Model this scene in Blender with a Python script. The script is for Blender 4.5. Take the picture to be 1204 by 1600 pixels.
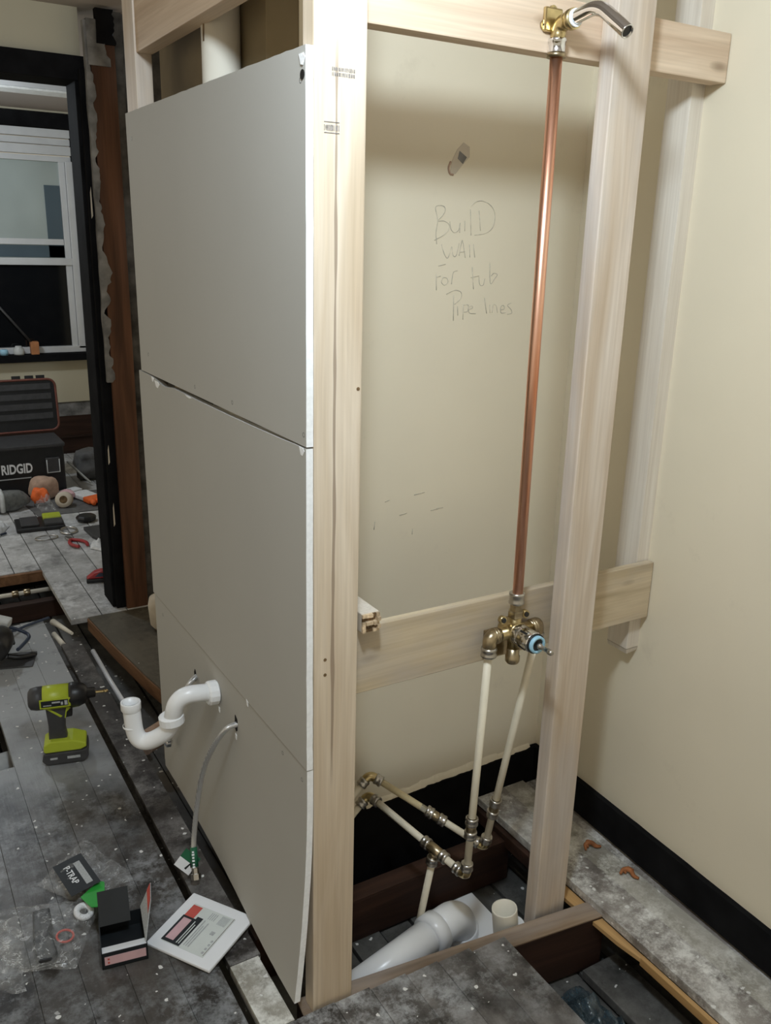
import bpy, bmesh, math, random
from mathutils import Vector, Matrix, noise

for o in list(bpy.data.objects):
    bpy.data.objects.remove(o)
SC = bpy.context.scene
COL = SC.collection
random.seed(7)
PI = math.pi

# ------------------------------------------------------------------ camera
cd = bpy.data.cameras.new('camera')
cam = bpy.data.objects.new('camera', cd)
COL.objects.link(cam)
cd.sensor_fit = 'HORIZONTAL'
cd.sensor_width = 36.0
cd.lens = 36.0 * 1360.0 / 1204.0
cd.clip_start = 0.02
R = Matrix(((0.86016, 0.12995, -0.49318), (-0.50941, 0.26583, -0.81845), (0.02474, 0.95522, 0.29486)))
# columns re-orthonormalised
c2 = R.col[2].normalized()
c0 = (R.col[0] - c2 * R.col[0].dot(c2)).normalized()
c1 = c2.cross(c0)
cam.matrix_world = Matrix(((c0[0], c1[0], c2[0], 0.0), (c0[1], c1[1], c2[1], 0.0), (c0[2], c1[2], c2[2], 1.49), (0, 0, 0, 1)))
SC.camera = cam

# ------------------------------------------------------------------ world, lamps, exposure
w = bpy.data.worlds.new('room_ambient')
SC.world = w
w.use_nodes = True
w.node_tree.nodes['Background'].inputs[0].default_value = (1.0, 0.89, 0.68, 1)
w.node_tree.nodes['Background'].inputs[1].default_value = 0.54

def lamp(name, kind, loc, power, color, size):
    d = bpy.data.lights.new(name, kind)
    d.energy = power
    d.color = color
    if kind == 'POINT':
        d.shadow_soft_size = size
    else:
        d.shape = 'RECTANGLE'
        d.size, d.size_y = size
    o = bpy.data.objects.new(name, d)
    o.location = loc
    COL.objects.link(o)
    return o

lamp('ceiling_bulb', 'POINT', (0.36, 0.64, 2.11), 51.0, (0.77, 0.90, 1.0), 0.07)
lamp('next_room_bulb', 'POINT', (0.15, 5.0, 2.05), 34.0, (0.80, 0.91, 1.0), 0.08)
SC.view_settings.view_transform = 'Standard'
SC.view_settings.look = 'None'
SC.view_settings.exposure = 0.0
SC.view_settings.gamma = 1.0
SC.view_settings.use_curve_mapping = False


# ------------------------------------------------------------------ node helpers
class NT:
    def __init__(self, name):
        self.m = bpy.data.materials.new(name)
        self.m.use_nodes = True
        self.t = self.m.node_tree
        self.b = self.t.nodes['Principled BSDF']
        self.out = self.t.nodes['Material Output']

    def n(self, ty, **k):
        nd = self.t.nodes.new(ty)
        for a, v in k.items():
            setattr(nd, a, v)
        return nd

    def l(self, a, b):
        self.t.links.new(a, b)

    def coords(self, src='Object', scale=(1, 1, 1), rnd=True):
        if src == 'Position':
            o = self.n('ShaderNodeNewGeometry').outputs['Position']
        else:
            o = self.n('ShaderNodeTexCoord').outputs[src]
        if rnd:
            oi = self.n('ShaderNodeObjectInfo')
            mul = self.n('ShaderNodeMath', operation='MULTIPLY')
            mul.inputs[1].default_value = 13.7
            self.l(oi.outputs['Random'], mul.inputs[0])
            add = self.n('ShaderNodeVectorMath', operation='ADD')
            self.l(o, add.inputs[0])
            self.l(mul.outputs[0], add.inputs[1])
            o = add.outputs[0]
        mp = self.n('ShaderNodeMapping')
        mp.inputs['Scale'].default_value = scale
        self.l(o, mp.inputs[0])
        return mp.outputs[0]

    def noise(self, vec, scale, detail=3.0, rough=0.55, dist=0.0):
        nd = self.n('ShaderNodeTexNoise')
        nd.inputs['Scale'].default_value = scale
        nd.inputs['Detail'].default_value = detail
        nd.inputs['Roughness'].default_value = rough
        nd.inputs['Distortion'].default_value = dist
        self.l(vec, nd.inputs['Vector'])
        return nd.outputs[0]

    def ramp(self, fac, stops):
        r = self.n('ShaderNodeValToRGB')
        e = r.color_ramp.elements
        while len(e) < len(stops):
            e.new(0.5)
        for i, (p, c) in enumerate(stops):
            e[i].position = p
            e[i].color = tuple(c) + (1,) if len(c) == 3 else c
        self.l(fac, r.inputs[0])
        return r.outputs[0]

    def mask(self, fac, lo, hi):
        mr = self.n('ShaderNodeMapRange')
        mr.inputs[1].default_value = lo
        mr.inputs[2].default_value = hi
        self.l(fac, mr.inputs[0])
        return mr.outputs[0]

    def math(self, op, a, b=None):
        m = self.n('ShaderNodeMath', operation=op)
        for i, x in enumerate((a, b)):
            if x is None:
                continue
            if isinstance(x, (int, float)):
                m.inputs[i].default_value = x
            else:
                self.l(x, m.inputs[i])
        return m.outputs[0]

    def mix(self, fac, a, b, mode='MIX'):
        m = self.n('ShaderNodeMix', data_type='RGBA', blend_type=mode)
        ins = [m.inputs[0], m.inputs[6], m.inputs[7]]
        for i, x in zip(ins, (fac, a, b)):
            if isinstance(x, (int, float)):
                i.default_value = x
            elif isinstance(x, tuple):
                i.default_value = x + (1,) if len(x) == 3 else x
            else:
                self.l(x, i)
        return m.outputs[2]

    def bump(self, h, strength=0.2, dist=0.002):
        b = self.n('ShaderNodeBump')
        b.inputs['Strength'].default_value = strength
        b.inputs['Distance'].default_value = dist
        self.l(h, b.inputs['Height'])
        self.l(b.outputs[0], self.b.inputs['Normal'])

    def done(self, col=None, rough=0.6, metal=0.0, spec=0.5):
        if col is not None:
            if isinstance(col, tuple):
                self.b.inputs['Base Color'].default_value = col + (1,)
            else:
                self.l(col, self.b.inputs['Base Color'])
        if isinstance(rough, (int, float)):
            self.b.inputs['Roughness'].default_value = rough
        else:
            self.l(rough, self.b.inputs['Roughness'])
        self.b.inputs['Metallic'].default_value = metal
        self.b.inputs['Specular IOR Level'].default_value = spec
        return self.m


def plain(name, c, rough=0.5, metal=0.0, spec=0.5, var=0.12, scale=25.0, bump=0.0):
    t = NT(name)
    v = t.coords('Object')
    nz = t.noise(v, scale, 3)
    d = tuple(max(0.0, x * (1 - var)) for x in c)
    u = tuple(min(1.0, x * (1 + var)) for x in c)
    col = t.ramp(nz, [(0.3, d), (0.7, u)])
    if bump:
        t.bump(nz, bump, 0.002)
    return t.done(col, rough, metal, spec)


def pine(name, axis, c1, c2, knot=0.75, streak=None, grey=0.0, knotc=(0.16, 0.09, 0.045)):
    t = NT(name)
    def sc(a, b):
        s = [b, b, b]
        s['xyz'.index(axis)] = a
        return tuple(s)
    v = t.coords('Object', sc(1.3, 16))
    n1 = t.noise(v, 1.5, 4, 0.5, 0.7)
    col = t.ramp(n1, [(0.30, c1), (0.52, tuple((a + b) / 2 for a, b in zip(c1, c2))), (0.72, c2)])
    v2 = t.coords('Object', sc(3, 150))
    n2 = t.noise(v2, 1.2, 2)
    col = t.mix(0.28, col, t.ramp(n2, [(0.3, (0.55, 0.5, 0.45)), (0.7, (1, 1, 1))]), 'MULTIPLY')
    # knots
    v3 = t.coords('Object', sc(4.5, 13))
    vo = t.n('ShaderNodeTexVoronoi')
    vo.inputs['Scale'].default_value = 1.0
    t.l(v3, vo.inputs['Vector'])
    sep = t.n('ShaderNodeSeparateColor')
    t.l(vo.outputs['Color'], sep.inputs[0])
    sel = t.mask(sep.outputs[0], knot, knot + 0.02)
    kn = t.math('MULTIPLY', t.mask(vo.outputs['Distance'], 0.17, 0.06), sel)
    col = t.mix(t.math('MULTIPLY', kn, 0.8), col, knotc)
    if grey:
        v4 = t.coords('Object', sc(2, 6))
        n4 = t.noise(v4, 1.4, 4)
        col = t.mix(t.math('MULTIPLY', t.mask(n4, 0.45, 0.62), grey), col, (0.42, 0.40, 0.40))
    if streak:
        x0, wd = streak
        tc = t.n('ShaderNodeTexCoord')
        sp = t.n('ShaderNodeSeparateXYZ')
        t.l(tc.outputs['Object'], sp.inputs[0])
        wv = t.noise(t.coords('Object', (0.5, 0.5, 2.2), False), 1.5, 2)
        off = t.math('MULTIPLY', t.math('SUBTRACT', wv, 0.5), 0.010)
        dx = t.math('ABSOLUTE', t.math('SUBTRACT', t.math('SUBTRACT', sp.outputs[0], x0), off))
        wn = t.noise(t.coords('Object', (0.3, 0.3, 3.5), False), 1.3, 2)
        wid = t.math('MULTIPLY', t.mask(wn, 0.22, 0.70), wd)
        hit = t.mask(t.math('SUBTRACT', dx, wid), 0.0, -0.0012)
        top = t.mask(sp.outputs[2], 1.80, 1.72)
        bot = t.mask(sp.outputs[2], 0.50, 0.60)
        hit = t.math('MULTIPLY', t.math('MULTIPLY', hit, top), bot)
        col = t.mix(t.math('MULTIPLY', hit, 0.7), col, (0.24, 0.17, 0.12))
    t.bump(n2, 0.12, 0.001)
    return t.done(col, 0.62, 0, 0.3)


def wall_paint(name, c, dirt=0.12):
    t = NT(name)
    v = t.coords('Position', (1, 1, 1), False)
    n1 = t.noise(v, 1.6, 4)
    col = t.ramp(n1, [(0.3, tuple(x * 0.95 for x in c)), (0.7, tuple(min(1, x * 1.04) for x in c))])
    n2 = t.noise(v, 5.5, 6, 0.7)
    col = t.mix(t.math('MULTIPLY', t.mask(n2, 0.62, 0.80), dirt * 2), col, (0.42, 0.36, 0.27))
    n3 = t.noise(v, 180, 2)
    t.bump(n3, 0.05, 0.001)
    return t.done(col, 0.5, 0, 0.35)


def floor_mat(name, dark, light, dust, dust_y=None, specks=0.8, rough=0.42, wear=0.5):
    t = NT(name)
    v = t.coords('Object', (5, 1.2, 5))
    n1 = t.noise(v, 2.2, 5, 0.65)
    col = t.ramp(n1, [(0.32, dark), (0.68, light)])
    oi = t.n('ShaderNodeObjectInfo')
    br = t.mask(oi.outputs['Random'], -0.6, 1.2)
    col = t.mix(0.55, col, t.mix(1.0, col, br, 'MULTIPLY'))
    pv = t.coords('Position', (1, 1, 1), False)
    n2 = t.noise(pv, 11.0, 9, 0.80)
    n3 = t.noise(pv, 2.4, 4, 0.6)
    col = t.mix(t.mask(t.noise(pv, 5.0, 6, 0.7), 0.50, 0.66), col, tuple(x * 0.45 for x in dark))
    dm = t.math('MULTIPLY', t.mask(n2, 0.45, 0.60), t.mask(n3, 0.34, 0.58))
    if dust_y:
        sp = t.n('ShaderNodeSeparateXYZ')
        t.l(t.n('ShaderNodeNewGeometry').outputs['Position'], sp.inputs[0])
        yy = t.math('ADD', sp.outputs[1], t.math('MULTIPLY', t.math('SUBTRACT', n3, 0.5), 2.0))
        ym = t.mask(yy, dust_y[0], dust_y[1])
        dm = t.math('MAXIMUM', t.math('MULTIPLY', dm, wear), t.math('MULTIPLY', ym, t.mask(n2, 0.16, 0.46)))
    else:
        dm = t.math('MULTIPLY', dm, wear)
    col = t.mix(dm, col, dust)
    vo = t.n('ShaderNodeTexVoronoi')
    vo.inputs['Scale'].default_value = 75
    vv = t.n('ShaderNodeVectorMath', operation='ADD')
    t.l(pv, vv.inputs[0])
    nn = t.n('ShaderNodeTexNoise')
    nn.inputs['Scale'].default_value = 60
    t.l(pv, nn.inputs['Vector'])
    sc = t.n('ShaderNodeVectorMath', operation='SCALE')
    sc.inputs['Scale'].default_value = 0.016
    t.l(nn.outputs['Color'], sc.inputs[0])
    t.l(sc.outputs[0], vv.inputs[1])
    t.l(vv.outputs[0], vo.inputs['Vector'])
    se = t.n('ShaderNodeSeparateColor')
    t.l(vo.outputs['Color'], se.inputs[0])
    r2 = t.mask(se.outputs[1], 0.0, 1.0)
    thr = t.math('MULTIPLY', t.math('POWER', r2, 2.0), 0.42)
    hit = t.mask(t.math('SUBTRACT', vo.outputs['Distance'], thr), 0.02, -0.03)
    hit = t.math('MULTIPLY', hit, t.mask(se.outputs[0], specks, specks + 0.01))
    col = t.mix(hit, col, (0.72, 0.72, 0.70))
    n5 = t.noise(t.coords('Object', (60, 6, 60)), 1.5, 3)
    t.bump(t.math('ADD', n5, n2), 0.25, 0.0015)
    return t.done(col, rough, 0, 0.4)


M = {}
M['pine_post'] = pine('pine_post', 'z', (0.62, 0.50, 0.36), (0.80, 0.70, 0.57), 0.86, (0.038, 0.0055))
M['pine_stud'] = pine('pine_stud', 'z', (0.58, 0.46, 0.34), (0.77, 0.69, 0.61), 0.80, None, 0.35)
M['pine_x'] = pine('pine_x', 'x', (0.62, 0.46, 0.33), (0.82, 0.68, 0.53), 0.50)
M['pine_low'] = pine('pine_low', 'x', (0.50, 0.40, 0.26), (0.74, 0.63, 0.46), 0.45, None, 0.45)
M['pine_y'] = pine('pine_y', 'y', (0.50, 0.36, 0.24), (0.66, 0.52, 0.38), 0.75)
M['pine_cleat'] = pine('pine_cleat', 'z', (0.72, 0.65, 0.56), (0.84, 0.79, 0.71), 0.85)
M['old_wood_z'] = pine('old_wood_z', 'z', (0.055, 0.024, 0.012), (0.16, 0.072, 0.038), 0.72, None, 0.0, (0.03, 0.015, 0.01))
M['joist_top'] = pine('joist_top', 'x', (0.13, 0.085, 0.055), (0.34, 0.25, 0.17), 0.7, None, 0.3, (0.03, 0.02, 0.01))
M['cut_edge'] = pine('cut_edge', 'y', (0.14, 0.07, 0.035), (0.30, 0.16, 0.08), 0.9)
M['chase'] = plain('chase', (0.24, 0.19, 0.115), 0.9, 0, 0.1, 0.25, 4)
M['old_wood_x'] = pine('old_wood_x', 'x', (0.020, 0.010, 0.007), (0.060, 0.028, 0.018), 0.7, None, 0.0, (0.03, 0.02, 0.01))
M['fresh_split'] = pine('fresh_split', 'y', (0.45, 0.26, 0.10), (0.68, 0.44, 0.20), 0.95)
M['end_grain'] = plain('end_grain', (0.62, 0.48, 0.32), 0.8, 0, 0.2, 0.5, 60, 0.6)
M['dark_split'] = plain('dark_split', (0.16, 0.10, 0.05), 0.8, 0, 0.2, 0.5, 60, 0.6)
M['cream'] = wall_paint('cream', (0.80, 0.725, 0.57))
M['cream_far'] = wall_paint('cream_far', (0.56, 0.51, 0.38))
M['ceiling'] = wall_paint('ceiling', (0.42, 0.36, 0.32))
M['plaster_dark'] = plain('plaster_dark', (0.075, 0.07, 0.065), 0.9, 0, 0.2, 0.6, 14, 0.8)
M['plaster_grey'] = plain('plaster_grey', (0.21, 0.205, 0.20), 0.9, 0, 0.2, 0.5, 14, 0.8)
M['black_paint'] = plain('black_paint', (0.010, 0.010, 0.011), 0.85, 0, 0.04, 0.3, 12, 0.15)
M['dark_void'] = plain('dark_void', (0.02, 0.018, 0.016), 0.9, 0, 0.1)
M['dry_face'] = plain('dry_face', (0.445, 0.435, 0.405), 0.75, 0, 0.2, 0.02, 3)
M['dry_core'] = plain('dry_core', (0.88, 0.89, 0.90), 0.9, 0, 0.2, 0.05, 120, 0.5)
M['floor_near'] = floor_mat('floor_near', (0.022, 0.019, 0.017), (0.115, 0.103, 0.092), (0.34, 0.355, 0.37), (2.1, 2.8), 0.88, 0.36, 0.75)
M['floor_dark'] = floor_mat('floor_dark', (0.024, 0.021, 0.020), (0.10, 0.088, 0.082), (0.36, 0.35, 0.34), None, 0.80, 0.36, 0.55)
M['floor_strip'] = floor_mat('floor_strip', (0.26, 0.23, 0.21), (0.60, 0.57, 0.53), (0.82, 0.82, 0.79), None, 0.75, 0.5, 1.0)
M['floor_panel'] = floor_mat('floor_panel', (0.055, 0.050, 0.047), (0.21, 0.195, 0.185), (0.44, 0.45, 0.46), None, 0.85, 0.40, 0.9)
M['floor_pale'] = floor_mat('floor_pale', (0.48, 0.45, 0.38), (0.74, 0.72, 0.65), (0.82, 0.82, 0.78), None, 0.9, 0.5, 0.8)
M['floor_far'] = floor_mat('floor_far', (0.42, 0.42, 0.42), (0.66, 0.66, 0.66), (0.74, 0.75, 0.76), None, 0.93, 0.5, 0.9)
M['floor_low'] = floor_mat('floor_low', (0.07, 0.068, 0.064), (0.16, 0.155, 0.145), (0.20, 0.20, 0.19), None, 0.90, 0.6, 0.5)
M['threshold'] = floor_mat('threshold', (0.09, 0.078, 0.055), (0.17, 0.15, 0.11), (0.22, 0.20, 0.16), None, 0.99, 0.6, 0.5)
M['pvc'] = plain('pvc', (0.80, 0.81, 0.83), 0.28, 0, 0.5, 0.03, 8)
M['pvc_trap'] = plain('pvc_trap', (0.86, 0.87, 0.88), 0.3, 0, 0.5, 0.02, 8)
M['pvc_cream'] = plain('pvc_cream', (0.78, 0.74, 0.64), 0.35, 0, 0.5, 0.05, 8)
M['pex'] = plain('pex', (0.80, 0.74, 0.60), 0.38, 0, 0.5, 0.07, 14)
M['pex_old'] = plain('pex_old', (0.70, 0.60, 0.38), 0.42, 0, 0.5, 0.25, 18)
M['brass'] = plain('brass', (0.56, 0.45, 0.24), 0.28, 1.0, 0.5, 0.2, 40)
M['brass_dull'] = plain('brass_dull', (0.40, 0.33, 0.22), 0.33, 1.0, 0.5, 0.3, 40)
M['steel_ring'] = plain('steel_ring', (0.50, 0.48, 0.45), 0.3, 1.0, 0.5, 0.15, 40)
M['chrome'] = plain('chrome', (0.75, 0.75, 0.76), 0.08, 1.0, 0.5, 0.03, 10)
M['black_plastic'] = plain('black_plastic', (0.012, 0.012, 0.013), 0.4, 0, 0.5, 0.2, 30)
M['grey_plastic'] = plain('grey_plastic', (0.045, 0.045, 0.048), 0.5, 0, 0.5, 0.2, 30)
M['lime'] = plain('lime', (0.42, 0.50, 0.035), 0.4, 0, 0.5, 0.06, 20)
M['blue_ring'] = plain('blue_ring', (0.35, 0.62, 0.80), 0.35, 0, 0.5, 0.08, 30)
M['white_paint'] = plain('white_paint', (0.62, 0.63, 0.64), 0.45, 0, 0.4, 0.05, 10)
M['white_card'] = plain('white_card', (0.85, 0.87, 0.90), 0.45, 0, 0.4, 0.02, 10)
M['pencil'] = plain('pencil', (0.58, 0.53, 0.43), 0.8, 0, 0.2, 0.3, 60)
M['ink'] = plain('ink', (0.22, 0.20, 0.19), 0.8, 0, 0.2, 0.5, 200)
M['red_print'] = plain('red_print', (0.55, 0.09, 0.07), 0.5, 0, 0.4, 0.1)
M['pink_print'] = plain('pink_print', (0.68, 0.44, 0.47), 0.5, 0, 0.4, 0.08)
M['black_print'] = plain('black_print', (0.010, 0.013, 0.016), 0.5, 0, 0.4, 0.2)
M['grey_print'] = plain('grey_print', (0.42, 0.44, 0.45), 0.5, 0, 0.4, 0.2, 300)
M['label_paper'] = plain('label_paper', (0.66, 0.70, 0.68), 0.5, 0, 0.4, 0.03)
M['green_print'] = plain('green_print', (0.03, 0.36, 0.05), 0.3, 0, 0.5, 0.1)
M['dark_green'] = plain('dark_green', (0.012, 0.12, 0.055), 0.4, 0, 0.5, 0.15)
M['orange'] = plain('orange', (0.85, 0.16, 0.035), 0.6, 0, 0.4, 0.12, 40)
M['white_cloth'] = plain('white_cloth', (0.72, 0.74, 0.76), 0.85, 0, 0.2, 0.1, 60, 0.3)
M['beige'] = plain('beige', (0.62, 0.55, 0.45), 0.7, 0, 0.3, 0.08, 20)
M['tan'] = plain('tan', (0.46, 0.32, 0.24), 0.75, 0, 0.3, 0.15, 40, 0.3)
M['grey_fabric'] = plain('grey_fabric', (0.16, 0.165, 0.16), 0.85, 0, 0.2, 0.3, 40, 0.4)
M['silver_band'] = plain('silver_band', (0.55, 0.57, 0.57), 0.5, 0, 0.4, 0.1, 40)
M['red_plastic'] = plain('red_plastic', (0.38, 0.035, 0.04), 0.4, 0, 0.5, 0.15)
M['navy'] = plain('navy', (0.03, 0.045, 0.08), 0.4, 0, 0.5, 0.15)
M['rust'] = plain('rust', (0.34, 0.13, 0.05), 0.7, 0, 0.3, 0.4, 60, 0.5)
M['trim_red'] = plain('trim_red', (0.16, 0.055, 0.04), 0.5, 0, 0.4, 0.2)
M['wood_handle'] = plain('wood_handle', (0.40, 0.17, 0.07), 0.5, 0, 0.4, 0.2, 20)
M['mat_grey'] = plain('mat_grey', (0.13, 0.13, 0.13), 0.8, 0, 0.2, 0.2, 30)
M['lamp_diffuser'] = plain('lamp_diffuser', (0.8, 0.8, 0.78), 0.5)


def mk_copper():
    t = NT('copper')
    n = t.noise(t.coords('Object', (20, 20, 1.5), False), 2.0, 4)
    col = t.ramp(n, [(0.3, (0.70, 0.30, 0.18)), (0.55, (0.92, 0.55, 0.40)), (0.8, (0.60, 0.25, 0.14))])
    return t.done(col, 0.36, 1.0)


def mk_braid():
    t = NT('braided_steel')
    v = t.coords('Object', (1, 1, 1), False)
    wv = t.n('ShaderNodeTexWave')
    wv.inputs['Scale'].default_value = 260
    wv.inputs['Distortion'].default_value = 2.0
    t.l(v, wv.inputs['Vector'])
    col = t.ramp(wv.outputs[1], [(0.2, (0.45, 0.45, 0.45)), (0.8, (0.90, 0.90, 0.90))])
    t.bump(wv.outputs[1], 0.4, 0.001)
    return t.done(col, 0.35, 0.8)


def mk_film(name, tint, alpha, rough=0.12):
    t = NT(name)
    n = t.noise(t.coords('Object', (1, 1, 1), False), 45, 4, 0.6)
    vo = t.n('ShaderNodeTexVoronoi', feature='DISTANCE_TO_EDGE')
    vo.inputs['Scale'].default_value = 26
    ad = t.n('ShaderNodeVectorMath', operation='ADD')
    t.l(t.coords('Object', (1, 1, 1), False), ad.inputs[0])
    sc = t.n('ShaderNodeVectorMath', operation='SCALE')
    sc.inputs['Scale'].default_value = 0.035
    nn = t.n('ShaderNodeTexNoise')
    nn.inputs['Scale'].default_value = 18
    t.l(nn.outputs['Color'], sc.inputs[0])
    t.l(sc.outputs[0], ad.inputs[1])
    t.l(ad.outputs[0], vo.inputs['Vector'])
    crease = t.mask(vo.outputs['Distance'], 0.07, 0.0)
    a = t.mask(n, 0.35, 0.75)
    t.b.inputs['Roughness'].default_value = rough
    am = t.math('ADD', t.math('MULTIPLY', a, alpha), alpha * 0.5)
    am = t.math('ADD', am, t.math('MULTIPLY', t.math('MULTIPLY', crease, a), 0.6))
    t.l(am, t.b.inputs['Alpha'])
    t.bump(n, 0.8, 0.004)
    return t.done(tint, rough, 0, 0.9)


def mk_glass(name, c, rough):
    t = NT(name)
    n = t.noise(t.coords('Object', (1, 1, 1), False), 2.2, 2)
    col = t.ramp(n, [(0.3, tuple(x * 0.75 for x in c)), (0.7, c)])
    return t.done(col, rough, 0, 0.6)


M['copper'] = mk_copper()
M['braid'] = mk_braid()
M['film'] = mk_film('film', (0.86, 0.88, 0.88), 0.13, 0.07)
M['film_dark'] = mk_film('film_dark', (0.05, 0.08, 0.10), 0.75)
M['night_glass'] = mk_glass('night_glass', (0.006, 0.007, 0.009), 0.06)
M['reflection_glass'] = mk_glass('reflection_glass', (0.46, 0.52, 0.50), 0.25)
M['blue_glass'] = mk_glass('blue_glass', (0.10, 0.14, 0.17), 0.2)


# ------------------------------------------------------------------ mesh helpers
class MB:
    def __init__(self):
        self.v, self.f, self.m, self.s = [], [], [], []

    def add(self, vs, fs, mi=0, smooth=False):
        b = len(self.v)
        self.v += [Vector(p) for p in vs]
        for f in fs:
            self.f.append([b + i for i in f])
            self.m.append(mi)
            self.s.append(smooth)
        return self

    def box(self, x0, x1, y0, y1, z0, z1, mi=0, mat=None):
        vs = [Vector((x, y, z)) for z in (z0, z1) for y in (y0, y1) for x in (x0, x1)]
        if mat:
            vs = [mat @ p for p in vs]
        return self.add(vs, [(0, 2, 3, 1), (4, 5, 7, 6), (0, 1, 5, 4), (2, 6, 7, 3), (0, 4, 6, 2), (1, 3, 7, 5)], mi)

    def prism(self, poly, h, mat=None, mi=0, smooth=False):
        # polygon in local XY (counter-clockwise), extruded 0..h along local Z
        n = len(poly)
        vs = [Vector((p[0], p[1], 0)) for p in poly] + [Vector((p[0], p[1], h)) for p in poly]
        if mat:
            vs = [mat @ p for p in vs]
        fs = [tuple(range(n - 1, -1, -1)), tuple(range(n, 2 * n))]
        self.add(vs, fs, mi)
        b = len(self.v) - 2 * n
        for i in range(n):
            j = (i + 1) % n
            self.f.append([b + i, b + j, b + n + j, b + n + i])
            self.m.append(mi)
            self.s.append(smooth)
        return self

    def lathe(self, prof, org, axis, seg=24, mi=0, smooth=True, cap=True):
        # prof: list of (radius, distance along axis)
        ax = Vector(axis).normalized()
        u = ax.orthogonal().normalized()
        v = ax.cross(u)
        O = Vector(org)
        rings = []
        vs = []
        for r, h in prof:
            rings.append(len(vs))
            for k in range(seg):
                a = 2 * PI * k / seg
                vs.append(O + ax * h + u * (r * math.cos(a)) + v * (r * math.sin(a)))
        fs = []
        for i in range(len(prof) - 1):
            for k in range(seg):
                k2 = (k + 1) % seg
                fs.append((rings[i] + k, rings[i] + k2, rings[i + 1] + k2, rings[i + 1] + k))
        self.add(vs, fs, mi, smooth)
        if cap:
            b = len(self.v) - len(vs)
            self.f.append([b + rings[0] + k for k in range(seg - 1, -1, -1)])
            self.m.append(mi); self.s.append(False)
            self.f.append([b + rings[-1] + k for k in range(seg)])
            self.m.append(mi); self.s.append(False)
        return self

    def tube(self, pts, r, seg=14, mi=0, cap=True):
        P = [Vector(p) for p in pts]
        n = len(P)
        rr = r if isinstance(r, (list, tuple)) else [r] * n
        T = []
        for i in range(n):
            a = P[max(0, i - 1)]
            b = P[min(n - 1, i + 1)]
            T.append((b - a).normalized())
        u = T[0].orthogonal().normalized()
        vs, fs = [], []
        for i in range(n):
            u = (u - T[i] * u.dot(T[i])).normalized()
            v = T[i].cross(u)
            for k in range(seg):
                a = 2 * PI * k / seg
                vs.append(P[i] + u * (rr[i] * math.cos(a)) + v * (rr[i] * math.sin(a)))
        for i in range(n - 1):
            for k in range(seg):
                k2 = (k + 1) % seg
                fs.append((i * seg + k, i * seg + k2, (i + 1) * seg + k2, (i + 1) * seg + k))
        self.add(vs, fs, mi, True)
        if cap:
            b = len(self.v) - len(vs)
            self.f.append([b + k for k in range(seg - 1, -1, -1)])
            self.m.append(mi); self.s.append(False)
            self.f.append([b + (n - 1) * seg + k for k in range(seg)])
            self.m.append(mi); self.s.append(False)
        return self

    def build(self, name, mat, parent=None, org=(0, 0, 0), bevel=0.0, seg=2):
        O = Vector(org)
        me = bpy.data.meshes.new(name)
        me.from_pydata([tuple(p - O) for p in self.v], [], self.f)
        mats = mat if isinstance(mat, (list, tuple)) else [mat]
        for x in mats:
            me.materials.append(M[x])
        for p, mi, s in zip(me.polygons, self.m, self.s):
            p.material_index = mi
            p.use_smooth = s
        bm = bmesh.new()
        bm.from_mesh(me)
        bmesh.ops.recalc_face_normals(bm, faces=bm.faces)
        if bevel:
            es = [e for e in bm.edges if len(e.link_faces) == 2 and e.calc_face_angle(0) > 0.6]
            bmesh.ops.bevel(bm, geom=es, offset=bevel, segments=seg, affect='EDGES', profile=0.6, clamp_overlap=True)
        bm.to_mesh(me)
        bm.free()
        o = bpy.data.objects.new(name, me)
        COL.objects.link(o)
        if parent is not None:
            o.parent = parent
        else:
            o.location = O
        return o


def tag(o, label=None, cat=None, group=None, kind=None):
    if label:
        o['label'] = label
    if cat:
        o['category'] = cat
    if group:
        o['group'] = group
    if kind:
        o['kind'] = kind
    return o


def thing(name, label, cat, loc=(0, 0, 0), rotz=0.0, group=None, rot=None):
    o = bpy.data.objects.new(name, None)
    COL.objects.link(o)
    o.location = loc
    o.rotation_euler = rot if rot else (0, 0, rotz)
    o.empty_display_size = 0.05
    return tag(o, label, cat, group)


def struct(o):
    o['kind'] = 'structure'
    return o


def fillet(pts, r, n=8):
    P = [Vector(p) for p in pts]
    out = [P[0]]
    for i in range(1, len(P) - 1):
        a = (P[i - 1] - P[i])
        b = (P[i + 1] - P[i])
        rr = min(r, a.length * 0.49, b.length * 0.49)
        A = P[i] + a.normalized() * rr
        B = P[i] + b.normalized() * rr
        for k in range(n + 1):
            t = k / n
            out.append(A * (1 - t) ** 2 + P[i] * 2 * t * (1 - t) + B * t * t)
    out.append(P[-1])
    return out


def spline(pts, n=8):
    P = [Vector(p) for p in pts]
    Q = [P[0] * 2 - P[1]] + P + [P[-1] * 2 - P[-2]]
    out = []
    for i in range(1, len(Q) - 2):
        a, b, c, d = Q[i - 1:i + 3]
        for k in range(n):
            t = k / n
            out.append(0.5 * ((2 * b) + (c - a) * t + (2 * a - 5 * b + 4 * c - d) * t * t + (3 * b - a - 3 * c + d) * t ** 3))
    out.append(P[-1])
    return out


def text(name, body, size, mat, parent, M4, extrude=0.0004, bold=0.0, align='CENTER'):
    cu = bpy.data.curves.new(name, 'FONT')
    cu.body = body
    cu.size = size
    cu.extrude = extrude
    cu.offset = bold
    cu.align_x = align
    cu.align_y = 'CENTER'
    cu.resolution_u = 3
    o = bpy.data.objects.new(name, cu)
    o.data.materials.append(M[mat])
    COL.objects.link(o)
    dg = bpy.context.evaluated_depsgraph_get()
    me = bpy.data.meshes.new_from_object(o.evaluated_get(dg))
    bpy.data.objects.remove(o)
    o = bpy.data.objects.new(name, me)
    if not me.materials:
        me.materials.append(M[mat])
    COL.objects.link(o)
    o.parent = parent
    o.matrix_local = M4
    return o


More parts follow.
